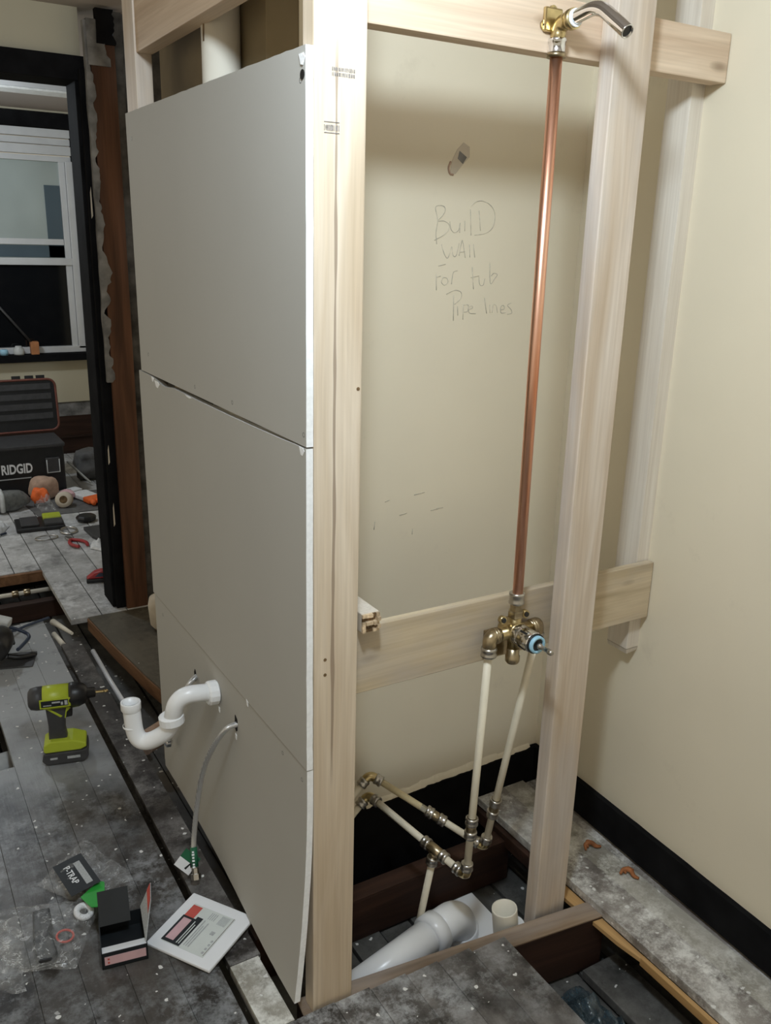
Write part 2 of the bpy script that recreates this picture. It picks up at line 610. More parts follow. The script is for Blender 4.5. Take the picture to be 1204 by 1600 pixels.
def frame(org, x, y):
    # 4x4 with local X, local Y directions
    X = Vector(x).normalized()
    Y = Vector(y)
    Y = (Y - X * Y.dot(X)).normalized()
    Z = X.cross(Y)
    return Matrix(((X[0], Y[0], Z[0], org[0]), (X[1], Y[1], Z[1], org[1]), (X[2], Y[2], Z[2], org[2]), (0, 0, 0, 1)))


def rw(y):
    # right wall: x of its face at depth y
    return 1.549 + (y - 1.494) * 0.0394


# ================================================================== SETTING
YB = 1.694
struct(MB().box(0.80, 1.70, YB, YB + 0.10, -0.25, 2.25).build('wall_back', 'cream'))
b = MB()
vs = []
for y in (-1.2, 1.80):
    for x in (rw(y), rw(y) + 0.12):
        for z in (-0.25, 2.25):
            vs.append((x, y, z))
b.add(vs, [(0, 1, 3, 2), (4, 6, 7, 5), (0, 4, 5, 1), (2, 3, 7, 6), (0, 2, 6, 4), (1, 5, 7, 3)])
struct(b.build('wall_right', 'cream'))
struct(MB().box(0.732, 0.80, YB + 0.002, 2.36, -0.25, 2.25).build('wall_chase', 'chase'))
struct(MB().box(-1.6, 1.9, -1.2, 6.5, 2.25, 2.33).build('ceiling', 'ceiling'))
# wall with the doorway to the next room
dw = struct(thing('wall_doorway', None, None))
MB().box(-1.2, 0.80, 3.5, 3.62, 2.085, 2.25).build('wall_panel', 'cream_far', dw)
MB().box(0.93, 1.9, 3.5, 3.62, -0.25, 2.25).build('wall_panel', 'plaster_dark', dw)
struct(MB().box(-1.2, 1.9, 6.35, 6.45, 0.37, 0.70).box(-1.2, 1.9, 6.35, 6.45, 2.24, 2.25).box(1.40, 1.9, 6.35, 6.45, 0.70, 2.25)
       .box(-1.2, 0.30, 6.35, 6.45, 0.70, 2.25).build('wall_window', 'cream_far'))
wb = struct(thing('wall_window_base', None, None))
MB().box(-1.2, 1.9, 6.36, 6.45, 0.27, 0.37).build('plaster_strip', 'plaster_grey', wb)
MB().box(-1.2, 1.9, 6.365, 6.45, 0.13, 0.27).build('bare_plank', 'old_wood_x', wb)
MB().box(-1.2, 1.9, 6.35, 6.45, 0.115, 0.13).build('ledge', 'old_wood_x', wb)
MB().box(-1.2, 1.9, 6.365, 6.45, -0.02, 0.115).build('bare_plank', 'old_wood_x', wb)
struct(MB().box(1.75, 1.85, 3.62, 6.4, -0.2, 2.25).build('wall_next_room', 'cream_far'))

# baseboards
def ragged(name, p0, p1, nrm, z0, zt, thick, rag, n=70):
    p0, p1, nrm = Vector(p0), Vector(p1), Vector(nrm)
    vs, fs = [], []
    for i in range(n + 1):
        t = i / n
        p = p0.lerp(p1, t)
        z = zt(t) + rag * (noise.noise((t * 23, 3.1, 0)) * 0.7 + noise.noise((t * 70, 9.1, 0)) * 0.5)
        for q in (p, p + nrm * thick):
            vs += [(q[0], q[1], z0), (q[0], q[1], z)]
    for i in range(n):
        a = 4 * i
        c = a + 4
        fs += [(a + 2, c + 2, c + 3, a + 3), (a + 1, a + 3, c + 3, c + 1), (a, c, c + 2, a + 2), (a, a + 1, c + 1, c)]
    fs += [(0, 2, 3, 1), (4 * n, 4 * n + 1, 4 * n + 3, 4 * n + 2)]
    return struct(MB().add(vs, fs).build(name, 'black_paint'))

ragged('baseboard_back', (0.74, YB, 0), (1.557, YB, 0), (0, -1, 0), -0.24, lambda t: 0.066 + 0.028 * t, 0.016, 0.006)
ragged('baseboard_right', (rw(1.69), 1.69, 0), (rw(-1.1), -1.1, 0), (-1, 0, 0), 0.0, lambda t: 0.096, 0.016, 0.0015, 120)
# ridge of broken plaster above the back baseboard
b = MB()
vs, fs = [], []
n = 60
for i in range(n + 1):
    t = i / n
    x = 0.98 + 0.55 * t
    z = 0.066 + 0.028 * ((x - 0.74) / 0.817) + 0.003
    h = 0.006 + 0.010 * abs(noise.noise((x * 17, 1, 0))) + (0.006 if 0.3 < t < 0.8 else 0)
    d = 0.004 + 0.006 * abs(noise.noise((x * 40, 5, 0)))
    vs += [(x, YB, z - 0.008), (x, YB - d - 0.006, z - 0.004), (x, YB - d, z + h * 0.5), (x, YB, z + h)]
for i in range(n):
    a = 4 * i
    for k in range(3):
        fs.append((a + k, a + 4 + k, a + 5 + k, a + 1 + k))
struct(b.add(vs, fs).build('trim_plaster_ridge', 'cream'))

# door casing
dc = struct(thing('trim_door_casing', None, None))
MB().box(-1.2, 0.806, 3.47, 3.64, 2.012, 2.092).build('head_casing', 'black_paint', dc, (0, 0, 0), 0.004)
MB().box(0.780, 0.822, 3.45, 3.47, 0.0, 2.05).build('face_casing', 'black_paint', dc, (0, 0, 0), 0.004)
MB().box(0.768, 0.815, 3.47, 3.62, 0.0, 2.012).build('jamb_casing', 'black_paint', dc, (0, 0, 0), 0.004)
for z0, z1, x in ((1.55, 1.66, 0.788), (0.62, 0.70, 0.786), (0.36, 0.46, 0.790)):
    MB().prism([(x, z0), (x + 0.006, z0 + 0.01), (x + 0.005, z1), (x + 0.001, z1 - 0.02)], 0.0015,
               frame((0, 3.4499, 0), (1, 0, 0), (0, 0, 1))).build('chip_highlight', 'beige', dc)  # beige slivers: lit highlights painted on the casing along with its paint chips

# window in the next room
wx0, wx1 = 0.35, 1.385
wn = struct(thing('window_1', None, None))
Y = 6.35
MB().box(wx0 - 0.06, wx1, Y - 0.02, Y + 0.06, 2.145, 2.235).build('window_casing', 'black_paint', wn, (0, 0, 0), 0.003)
MB().box(wx1 - 0.035, wx1 + 0.025, Y - 0.02, Y + 0.06, 0.70, 2.235).build('window_casing', 'black_paint', wn, (0, 0, 0), 0.003)
MB().box(wx0 - 0.06, wx0, Y - 0.02, Y + 0.06, 0.70, 2.145).build('window_casing', 'black_paint', wn, (0, 0, 0), 0.003)
MB().box(wx0 - 0.1, wx1 + 0.03, Y - 0.07, Y + 0.06, 0.665, 0.715).build('window_sill', 'black_paint', wn, (0, 0, 0), 0.004)
for z0, z1, d in ((2.09, 2.14, 0.03), (2.045, 2.085, 0.02), (1.985, 2.04, 0.03), (1.945, 1.98, 0.012)):
    MB().box(wx0, wx1 - 0.04, Y - d + 0.02, Y + 0.05, z0, z1).build('head_rail', 'white_paint', wn, (0, 0, 0), 0.003)
MB().box(1.305, 1.35, Y - 0.005, Y + 0.05, 0.74, 1.95).build('side_rail', 'white_paint', wn, (0, 0, 0), 0.003)
MB().box(1.265, 1.303, Y + 0.012, Y + 0.05, 0.755, 1.95).build('side_rail', 'white_paint', wn, (0, 0, 0), 0.003)
MB().box(wx0, 1.305, Y + 0.0, Y + 0.05, 1.295, 1.34).build('meeting_rail', 'white_paint', wn, (0, 0, 0), 0.003)
MB().box(wx0, 1.35, Y - 0.005, Y + 0.05, 0.716, 0.757).build('bottom_rail', 'white_paint', wn, (0, 0, 0), 0.003)
MB().box(wx0, 1.265, Y + 0.03, Y + 0.036, 1.34, 1.945).build('upper_pane', 'reflection_glass', wn)  # grey-green pane colour paints in the reflection of the lit room
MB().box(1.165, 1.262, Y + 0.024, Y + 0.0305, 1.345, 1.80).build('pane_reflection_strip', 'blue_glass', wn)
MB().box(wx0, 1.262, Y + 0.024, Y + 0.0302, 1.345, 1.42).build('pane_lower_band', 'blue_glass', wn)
MB().box(wx0, 1.262, Y + 0.020, Y + 0.0305, 1.425, 1.462).build('muntin', 'white_paint', wn)
MB().box(wx0, 1.27, Y + 0.034, Y + 0.04, 0.755, 1.297).build('lower_pane', 'night_glass', wn)

# strip light on the ceiling of the next room
t = thing('ceiling_light', 'white strip light on the ceiling beyond the doorway', 'lamp', (0.96, 5.32, 2.25))
MB().box(-0.20, 0.30, -0.09, 0.09, -0.03, 0.0).build('housing', 'white_paint', t, (0, 0, 0), 0.003)
MB().box(-0.19, 0.29, -0.08, 0.08, -0.042, -0.03).build('diffuser', 'lamp_diffuser', t, (0, 0, 0), 0.004)

# ------------------------------------------------------------------ floor planks
fl = struct(thing('floor', None, None))
TH = 0.022
def plank(x0, x1, y0, y1, mat, z=0.0, par=fl, rnd=True, name='floor_plank'):
    g = 0.0022 if mat == 'floor_far' else 0.0003
    dz = random.uniform(-0.0015, 0.0) if rnd else 0
    m = MB().box(x0 + g, x1 - g, y0, y1, z - TH, z)
    o = m.build(name, mat, par, ((x0 + x1) / 2, (y0 + y1) / 2, z), 0.0004, 1)
    o.location = ((x0 + x1) / 2, (y0 + y1) / 2, z + dz)
    return o

PW = 0.0872
xs = [0.488 - PW * k for k in range(20)]
for k in range(19):
    a, c = xs[k + 1], xs[k]
    if 3 <= k <= 4:
        plank(a, c, -1.0, 2.44, 'floor_near')
        plank(a, c, 2.78, 3.485 + random.uniform(-0.02, 0.02), 'floor_near')
    elif k % 3 == 1:
        j = 0.9 + 0.15 * k
        plank(a, c, -1.0, j, 'floor_near')
        plank(a, c, j + 0.002, 3.485 + random.uniform(-0.02, 0.02), 'floor_near')
    else:
        plank(a, c, -1.0, 3.485 + random.uniform(-0.02, 0.02), 'floor_near')
plank(0.507, 0.578, 1.44, 3.21, 'floor_dark')
plank(0.507, 0.572, 1.25, 1.438, 'floor_pale')
plank(0.49, 0.575, -1.0, 1.247, 'floor_panel')
px = [0.575, 0.660, 0.742, 0.826, 0.905, 0.988, 1.077]
for i in range(6):
    e = 1.248 - 0.022 * (px[i] - 0.575) / 0.5 - (0.012 if i == 5 else 0)
    plank(px[i], px[i + 1], -1.0, e + random.uniform(-0.003, 0.003), 'floor_panel')
plank(1.333, 1.428, -1.0, 1.668, 'floor_strip')
plank(1.428, 1.500, -1.0, 1.672, 'floor_pale')
plank(1.500, 1.556, -1.0, 1.672, 'floor_strip', -0.012)
for a, c in ((1.077, 1.165), (1.165, 1.25), (1.25, 1.333)):
    plank(a, c, -1.0, 0.45, 'floor_panel')
x = 0.02
k = 0
while x < 1.75:
    wdt = 0.105 + 0.02 * ((k * 7) % 3) / 2
    plank(x, x + wdt, 4.07 if x + wdt < 0.70 else 3.42, 6.36, 'floor_far')
    x += wdt
    k += 1
for x in (-1.15, -0.98, -0.81, -0.64, -0.47, -0.30, -0.14):
    plank(x, x + 0.16, 4.07, 6.36, 'floor_far')
m = MB().prism([(0.655, 3.418), (0.685, 3.10), (0.722, 2.80), (0.745, 2.66), (0.95, 2.66), (0.95, 3.418)], TH)
o = m.build('threshold_board', ['threshold'], fl)
o.location = (0, 0, -TH - 0.001)
MB().prism([(0.655, 3.418), (0.650, 3.418), (0.680, 3.10), (0.716, 2.80), (0.739, 2.66), (0.745, 2.66), (0.722, 2.80), (0.685, 3.10)], 0.05,
           Matrix.Translation((0, 0, -0.056))).build('threshold_edge', 'cut_edge', fl)
MB().box(0.1, 0.69, 4.045, 4.068, -0.05, -0.004).build('sawn_edge', 'cut_edge', fl, (0, 0, 0), 0.002)

# deck below the joists
sub = struct(thing('floor_below', None, None))
for i in range(31):
    x = -1.0 + 0.088 * i
    plank(x, x + 0.082, 0.2, 4.3, 'floor_low', -0.165 - 0.004 * ((i * 5) % 3), sub, True, 'deck_plank')
MB().box(-1.6, 1.9, -1.2, 6.4, -0.24, -0.20).build('dark_underlay', 'dark_void', sub)

# joists
def joist(label, p0, p1, w, z0, z1, top='old_wood_x', mat='old_wood_x'):
    a, c = Vector(p0 + (0,)), Vector(p1 + (0,))
    L = (c - a).length
    ang = math.atan2(c[1] - a[1], c[0] - a[0])
    o = MB().box(0, L, -w / 2, w / 2, z0, z1).build('floor_joist', mat, None, (0, 0, 0), 0.003)
    o.location = a
    o.rotation_euler = (0, 0, ang)
    MB().box(0, L, -w / 2, w / 2, z1, z1 + 0.004).build('top_edge', top, o, (0, 0, 0), 0.001)
    return tag(o, label, 'joist', 'exposed floor joists')

joist('bare brown joist edging the floor hole, behind the near floorboards', (0.60, 1.283), (1.345, 1.196), 0.052, -0.165, -0.022, 'joist_top')
joist('dark joist spanning the hole under the white supply pipes', (0.60, 1.545), (1.335, 1.545), 0.05, -0.165, -0.045)
joist('dark joist across the floor gap in the doorway', (0.0, 3.90), (0.70, 3.90), 0.05, -0.165, -0.09)

# ================================================================== FRAMING
o = MB().box(0.618, 0.707, 1.26, 1.298, -0.02, 2.25).build('wall_stud', 'pine_post', None, (0.618, 1.26, 0), 0.003)
tag(o, 'tall pale pine stud at the near edge of the grey drywall partition', 'stud')
# ink stamps on the post
ps = o
def stamp(xc, zc, w, h, rows, par, org):
    b = MB()
    random.seed(int(zc * 100))
    for r in range(rows):
        x = xc - w / 2
        z = zc + h / 2 - (r + 0.5) * h / rows
        while x < xc + w / 2:
            ww = random.uniform(0.0008, 0.0022)
            hh = random.uniform(0.3, 0.42) * h / rows
            b.box(x, x + ww, 1.2594, 1.2603, z - hh, z + hh)
            x += ww + random.uniform(0.0006, 0.0016)
    return b.build('ink_stamp', 'ink', par, org)
stamp(0.667, 1.730, 0.038, 0.014, 2, ps, (0.618, 1.26, 0))
stamp(0.648, 1.653, 0.026, 0.010, 1, ps, (0.618, 1.26, 0))
b = MB()
for zz in (1.646, 1.661):
    b.box(0.635, 0.661, 1.2594, 1.2603, zz - 0.0006, zz + 0.0006)
b.build('ink_stamp', 'ink', ps, (0.618, 1.26, 0))
for i, (x, z) in enumerate(((0.641, 0.745), (0.641, 0.775), (0.700, 1.258))):
    MB().lathe([(0.0032, 0), (0.0032, 0.001)], (x, 1.2604, z), (0, -1, 0), 10).build('nail_head', 'dark_split', ps, (0.618, 1.26, 0))

o = MB().box(1.199, 1.291, 1.255, 1.293, -0.163, 2.25).build('wall_stud', 'pine_stud', None, (1.199, 1.255, 0), 0.004, 3)
tag(o, 'weathered pine stud standing in the floor hole right of the copper pipe', 'stud')

o = MB().box(0.707, rw(1.30) - 0.002, 1.293, 1.331, 1.809, 1.898)
o = o.build('blocking_board', 'pine_x', None, (0.72, 1.293, 1.809), 0.003)
tag(o, 'upper pine board carrying the chrome shower arm', 'board')
o = MB().box(0.707, rw(1.33) - 0.003, 1.325, 1.344, 0.648, 0.788).build('blocking_board', 'pine_low', None, (0.72, 1.325, 0.648), 0.002)
tag(o, 'lower wide pine board carrying the brass shower valve', 'board')

# cleat screwed to the right wall
b = MB()
y0, y1 = 1.346, 1.412
x1 = rw(1.39)
b.box(x1 - 0.040, x1, y0, y1, 0.560, 2.25)
vs = [(x1 - 0.040, y0, 0.560), (x1, y0, 0.560), (x1, y1, 0.560), (x1 - 0.040, y1, 0.560), (x1 - 0.034, y0 + 0.004, 0.545), (x1 - 0.004, y0 + 0.002, 0.550), (x1 - 0.004, y1, 0.552), (x1 - 0.036, y1, 0.548)]
b.add(vs, [(0, 1, 5, 4), (1, 2, 6, 5), (2, 3, 7, 6), (3, 0, 4, 7), (4, 5, 6, 7)])
o = b.build('wall_cleat', 'pine_cleat', None, (x1, y0, 0.55), 0.002)
tag(o, 'whitish wood cleat fixed upright on the right cream wall', 'cleat')

# short furring strip resting on the lower board
t = thing('furring_strip', 'short rough-ended wood strip lying on the lower board beside the near stud', 'wood strip', (0.757, 1.29, 0.789))
MB().box(-0.019, 0.019, 0.012, YB - 1.29, 0, 0.038).build('strip', 'pine_cleat', t, (0, 0, 0), 0.002)
b = MB()
random.seed(5)
for i in range(5):
    for k in range(5):
        a = -0.0185 + 0.0074 * i
        c = 0.0005 + 0.0074 * k
        d = random.uniform(0.0, 0.010)
        if 1 <= i <= 3 and k in (1, 3):
            d = 0.0115
        b.box(a, a + 0.0068, d, 0.013, c, c + 0.0068, 1 if d > 0.009 else 0)
b.build('splintered_end', ['end_grain', 'dark_split'], t)

# partition framing above the drywall
o = MB().box(0.620, 0.660, 2.185, 2.270, 0.0, 2.25).build('wall_stud', 'pine_stud', None, (0.62, 2.185, 0), 0.003)
tag(o, 'far pine stud behind the left end of the drywall partition', 'stud')
o = MB().box(0.624, 0.662, 1.298, 2.185, 1.890, 2.030).build('top_beam', 'pine_y', None, (0.624, 1.298, 1.89), 0.003)
tag(o, 'horizontal pine beam above the drywall partition at the upper left', 'beam')
t = thing('vent_pipe', 'white upright vent pipe rising behind the drywall partition', 'pipe', (0.693, 1.83, 0.0))
MB().lathe([(0.0385, 0.0), (0.0385, 2.25)], (0, 0, 0), (0, 0, 1), 28).build('pipe', 'pvc_cream', t)
MB().tube([(-0.0375, -0.010, 2.05), (-0.0380, -0.008, 1.98), (-0.0378, -0.010, 1.92), (-0.0380, -0.007, 1.86)], 0.0016, 6).build('dark_drip', 'dark_split', t)

# old doorway stud with torn plaster
t = thing('old_stud', 'dark reddish old stud with torn plaster beside the doorway', 'stud', (0.86, 3.43, 0.0))
MB().box(0.818, 0.905, 3.43, 3.50, -0.02, 2.16).build('stud_body', 'old_wood_z', t, (0.86, 3.43, 0), 0.003)
def torn(name, x0, x1, z0, z1, amp, seed, mat, y=3.425):
    n = 110
    L, Rr = [], []
    for i in range(n + 1):
        z = z0 + (z1 - z0) * i / n
        L.append((x0 + amp * 0.25 * noise.noise((z * 8, seed, 0)), z))
        Rr.append((x1 + amp * (noise.noise((z * 7, seed + 4, 0)) + 0.9 * noise.noise((z * 21, seed + 9, 0)) + 0.4 * noise.noise((z * 60, seed + 2, 0))), z))
    vs, fs = [], []
    for (a, z), (c, _) in zip(L, Rr):
        c = max(c, a + 0.006)
        vs += [(a, y, z), (c, y, z), (a, y + 0.03, z), (c, y + 0.03, z)]
    for i in range(n):
        k = 4 * i
        fs += [(k, k + 1, k + 5, k + 4), (k + 1, k + 3, k + 7, k + 5), (k + 2, k + 6, k + 7, k + 3), (k, k + 4, k + 6, k + 2)]
    fs += [(0, 2, 3, 1), (4 * n, 4 * n + 1, 4 * n + 3, 4 * n + 2)]
    return MB().add(vs, fs).build(name, mat, t, (0.86, 3.43, 0))
torn('torn_plaster', 0.800, 0.822, 0.95, 2.20, 0.024, 1.0, 'plaster_grey')
torn('torn_plaster', 0.808, 0.868, 2.06, 2.205, 0.03, 3.0, 'plaster_grey', 3.420)
torn('ragged_black_top', 0.840, 0.905, 2.13, 2.24, 0.02, 7.0, 'black_paint', 3.415)  # ragged black patch across the top of the stud
MB().box(0.905, 0.935, 3.44, 3.50, 0.0, 2.24)  .build('dark_backing', 'plaster_dark', t, (0.86, 3.43, 0))

# ================================================================== DRYWALL
def sheet(label, zb, zt, yn, yf, xo, screws, ny=44, nz=26, white_top=False):
    t = 0.0125
    X = 0.604
    org = (X, 1.26, zb(0.5))
    root = thing('drywall_sheet', label, 'drywall', org)
    vs, fs, mi = [], [], []
    def P(i, j, k):
        u = i / ny
        v = j / nz
        zmid = zb(u) + (zt(u) - zb(u)) * v
        y = yn(v) + (yf(v) - yn(v)) * u
        x = X + xo(u, v) + (t if k else 0)
        return (x, y, zmid)
    idx = {}
    for k in (0, 1):
        for i in range(ny + 1):
            for j in range(nz + 1):
                idx[i, j, k] = len(vs)
                vs.append(P(i, j, k))
    face, core = MB(), MB()
    ff = []
    for i in range(ny):
        for j in range(nz):
            ff.append((idx[i, j, 0], idx[i + 1, j, 0], idx[i + 1, j + 1, 0], idx[i, j + 1, 0]))
            ff.append((idx[i, j, 1], idx[i, j + 1, 1], idx[i + 1, j + 1, 1], idx[i + 1, j, 1]))
    cf = []
    for j in range(nz):
        cf.append((idx[0, j, 0], idx[0, j + 1, 0], idx[0, j + 1, 1], idx[0, j, 1]))
        cf.append((idx[ny, j, 0], idx[ny, j, 1], idx[ny, j + 1, 1], idx[ny, j + 1, 0]))
    for i in range(ny):
        cf.append((idx[i, 0, 0], idx[i, 0, 1], idx[i + 1, 0, 1], idx[i + 1, 0, 0]))
        cf.append((idx[i, nz, 0], idx[i + 1, nz, 0], idx[i + 1, nz, 1], idx[i, nz, 1]))
    b = MB()
    b.v = [Vector(p) for p in vs]
    b.f = [list(f) for f in ff + cf]
    b.m = [0] * len(ff) + [1] * (2 * nz) + [0 if (q % 2 == 0 or not white_top) else 1 for q in range(2 * ny)]
    b.s = [False] * (len(ff) + len(cf))
    b.build('panel', ['dry_face', 'dry_core'], root, org)
    for y, z in screws:
        MB().lathe([(0.0042, 0.0), (0.0042, 0.0008), (0.002, 0.0003)], (X + 0.0006, y, z), (-1, 0, 0), 10).build('screw', 'grey_plastic', root, org)
    return root, org

rg = lambda v, s, a: a * noise.noise((v * 60, s, 0))
s1, o1 = sheet('topmost grey drywall sheet of the partition', lambda u: 1.168, lambda u: 1.760 + 0.006 * u + 0.0015 * noise.noise((u * 50, 0, 2)),
               lambda v: 1.258 + rg(v, 1, 0.0012), lambda v: 2.232 - 0.012 * (1 - v), lambda u, v: 0.0,
               [(2.189, 1.708), (1.275, 1.715), (2.15, 1.215), (1.807, 1.186), (1.588, 1.188), (1.268, 1.187)], 44, 26, True)
def gap(u):
    y = 1.26 + u
    g = 0.0008
    if 1.30 < y < 2.15:
        g += 0.0085 * math.exp(-((y - 2.05) / 0.05) ** 2) + 0.0060 * math.sin((y - 1.30) / 0.85 * PI) ** 0.7
    return g
s2, o2 = sheet('middle grey drywall sheet of the partition, between the two seams', lambda u: 0.559, lambda u: 1.166 - gap(u) + 0.0006 * noise.noise((u * 70, 3, 0)),
               lambda v: 1.257 + rg(v, 5, 0.0014), lambda v: 2.225 + 0.014 * v, lambda u, v: -0.001,
               [(2.153, 1.112), (2.007, 1.141), (1.79, 1.144), (1.63, 1.147), (1.333, 1.144), (1.268, 1.13), (2.153, 0.59), (1.451, 0.577), (1.277, 0.583)])
def curl(u, v):
    return -0.029 * max(0.0, 1 - v / 0.85) ** 1.7 * math.exp(-(u / 0.45) ** 2)
s3, o3 = sheet('lowest grey drywall sheet with the trap and hose coming through', lambda u: 0.030 - 0.008 * u + 0.001 * noise.noise((u * 40, 8, 0)), lambda u: 0.557,
               lambda v: 1.258 + rg(v, 8, 0.0010), lambda v: 2.205 + 0.012 * v, curl,
               [(2.147, 0.521), (1.367, 0.535), (1.28, 0.527)])
# torn paper lips
def lip(root, org, pts, name='torn_paper'):
    MB().prism(pts, 0.0012, frame((0.6036, 0, 0), (0, -1, 0), (0, 0, 1))).build(name, 'dry_core', root, org)
for root, org, yc, zc, a, h in ((s2, o2, 2.085, 1.150, 0.020, 0.008), (s2, o2, 2.12, 1.158, 0.010, 0.006), (s2, o2, 1.85, 1.157, 0.022, 0.002), (s2, o2, 1.273, 1.158, 0.010, 0.007), (s1, o1, 1.268, 1.742, 0.010, 0.008)):
    lip(root, org, [(-yc - a, zc + h), (-yc - a * 0.4, zc - h * 0.8), (-yc + a * 0.3, zc - h), (-yc + a, zc + h * 0.3), (-yc + a * 0.5, zc + h)])
for yc, zc in ((1.262, 1.72),):
    MB().lathe([(0.007, 0), (0.007, 0.0008)], (0.6038, 1.268, 1.722), (-1, 0, 0), 12).build('screw_hole', 'dark_void', s1, o1)
# holes cut for pipes
for y, z, r in ((1.615, 0.470, 0.016), (1.889, 0.460, 0.014)):
    b = MB()
    pts = []
    for k in range(14):
        a = 2 * PI * k / 14
        rr = r * (0.8 + 0.35 * noise.noise((a * 2, r * 300, 0)))
        pts.append((-y + rr * 0.55 * math.cos(a), z + rr * 1.5 * math.sin(a)))
    b.prism(pts, 0.0012, frame((0.6036, 0, 0), (0, -1, 0), (0, 0, 1))).build('pipe_hole', 'dark_void', s3, o3)
for y, z in ((1.618, 0.437), (1.722, 0.452), (1.545, 0.556)):
    lip(s3, o3, [(-y - 0.005, z + 0.007), (-y - 0.003, z - 0.006), (-y + 0.003, z - 0.008), (-y + 0.005, z + 0.004)])

# ================================================================== PENCIL NOTE
strokes = [[[1.136,1.491],[1.133,1.516],[1.136,1.542],[1.129,1.567],[1.138,1.573],[1.152,1.571],[1.155,1.562],[1.148,1.551],[1.136,1.54],[1.152,1.541],[1.167,1.534],[1.166,1.522],[1.154,1.511],[1.129,1.499]],[[1.169,1.54],[1.173,1.524],[1.183,1.517],[1.194,1.523],[1.197,1.538],[1.197,1.517]],[[1.21,1.543],[1.211,1.521]],[[1.224,1.568],[1.229,1.512]],[[1.248,1.566],[1.255,1.523]],[[1.225,1.575],[1.239,1.585],[1.258,1.587],[1.278,1.58],[1.292,1.565],[1.294,1.544],[1.286,1.527],[1.267,1.517],[1.239,1.513]],[[1.149,1.491],[1.158,1.47],[1.168,1.462],[1.177,1.486],[1.181,1.469],[1.19,1.467],[1.197,1.494]],[[1.198,1.467],[1.204,1.497],[1.207,1.497],[1.216,1.463]],[[1.199,1.475],[1.214,1.476]],[[1.226,1.492],[1.229,1.464]],[[1.237,1.493],[1.243,1.464]],[[1.138,1.427],[1.14,1.391]],[[1.143,1.444],[1.162,1.448]],[[1.138,1.419],[1.15,1.422]],[[1.157,1.419],[1.153,1.409],[1.162,1.402],[1.171,1.409],[1.167,1.418],[1.157,1.419]],[[1.181,1.404],[1.184,1.428],[1.19,1.433],[1.196,1.434]],[[1.237,1.442],[1.244,1.393]],[[1.235,1.419],[1.258,1.423]],[[1.258,1.42],[1.261,1.404],[1.271,1.402],[1.275,1.417]],[[1.287,1.453],[1.292,1.406],[1.304,1.417],[1.311,1.426],[1.301,1.429],[1.293,1.423]],[[1.189,1.38],[1.191,1.322]],[[1.168,1.382],[1.191,1.391],[1.209,1.386],[1.209,1.372],[1.192,1.359]],[[1.201,1.355],[1.203,1.334]],[[1.217,1.358],[1.218,1.324]],[[1.218,1.357],[1.231,1.357],[1.23,1.343],[1.22,1.341]],[[1.232,1.346],[1.244,1.35],[1.241,1.356],[1.233,1.352],[1.236,1.339],[1.254,1.337]],[[1.277,1.373],[1.286,1.337]],[[1.294,1.357],[1.296,1.338]],[[1.302,1.338],[1.304,1.356],[1.313,1.355],[1.318,1.338]],[[1.326,1.344],[1.338,1.347],[1.335,1.355],[1.327,1.351],[1.329,1.338],[1.343,1.338]],[[1.358,1.36],[1.347,1.355],[1.359,1.345],[1.361,1.336],[1.348,1.334]]]
t = thing('pencil_note', 'faint pencil note handwritten on the back wall: Build wall for tub pipe lines', 'handwriting', (1.24, YB, 1.45))
for s in strokes:
    P = spline([(x, YB - 0.0004, z) for x, z in s], 5) if len(s) > 2 else [Vector((x, YB - 0.0004, z)) for x, z in s]
    MB().tube(P, 0.0009, 6).build('pencil_stroke', 'pencil', t, (1.24, YB, 1.45))
# scar where something was pulled off the wall
t = thing('wall_scar', 'torn patch of paint on the back wall above the pencil note', 'wall patch', (1.19, YB, 1.67))
def blob(pts, y0, y1, name, mat, org, par):
    MB().prism([(x, z) for x, z in pts], y0 - y1, frame((0, y0, 0), (1, 0, 0), (0, 0, 1))).build(name, mat, par, org)
blob([(1.163, 1.640), (1.178, 1.640), (1.196, 1.660), (1.214, 1.677), (1.213, 1.698), (1.196, 1.706), (1.180, 1.690), (1.168, 1.668)], YB, YB - 0.0012, 'torn_edge', 'beige', (1.19, YB, 1.67), t)
blob([(1.182, 1.672), (1.196, 1.662), (1.206, 1.676), (1.186, 1.688)], YB - 0.0012, YB - 0.002, 'bare_plaster', 'plaster_grey', (1.19, YB, 1.67), t)
MB().tube(spline([(1.164, YB - 0.001, 1.665), (1.159, YB - 0.001, 1.652), (1.163, YB - 0.001, 1.640), (1.172, YB - 0.001, 1.638)], 5), 0.0022, 6).build('torn_flap', 'tan', t, (1.19, YB, 1.67))
t = thing('scuff_marks', 'small scuff marks low on the back wall beside the near stud', 'scuff', (1.08, YB, 0.86))
for a in (((1.060, 0.866), (1.080, 0.869)), ((1.150, 0.866), (1.172, 0.868)), ((1.166, 0.869), (1.186, 0.869)), ((1.018, 0.905), (1.03, 0.908)), ((1.10, 0.912), (1.13, 0.915)), ((1.098, 0.812), (1.099, 0.826)), ((0.99, 0.84), (0.992, 0.86))):
    MB().tube([(x, YB - 0.0003, z) for x, z in a], 0.0010, 6).build('scuff_line', 'pencil', t, (1.08, YB, 0.86))
# ================================================================== PLUMBING
def ring(b, p, axis, r, L, mi=1):
    # push-fit collar: short barrel with two lips, centred at p
    b.lathe([(r * 0.86, -L / 2), (r, -L / 2 + 0.002), (r, -L / 2 + 0.006), (r * 0.93, -L / 2 + 0.008), (r * 0.93, L / 2 - 0.008), (r, L / 2 - 0.006), (r, L / 2 - 0.002), (r * 0.86, L / 2)], p, axis, 18, mi)

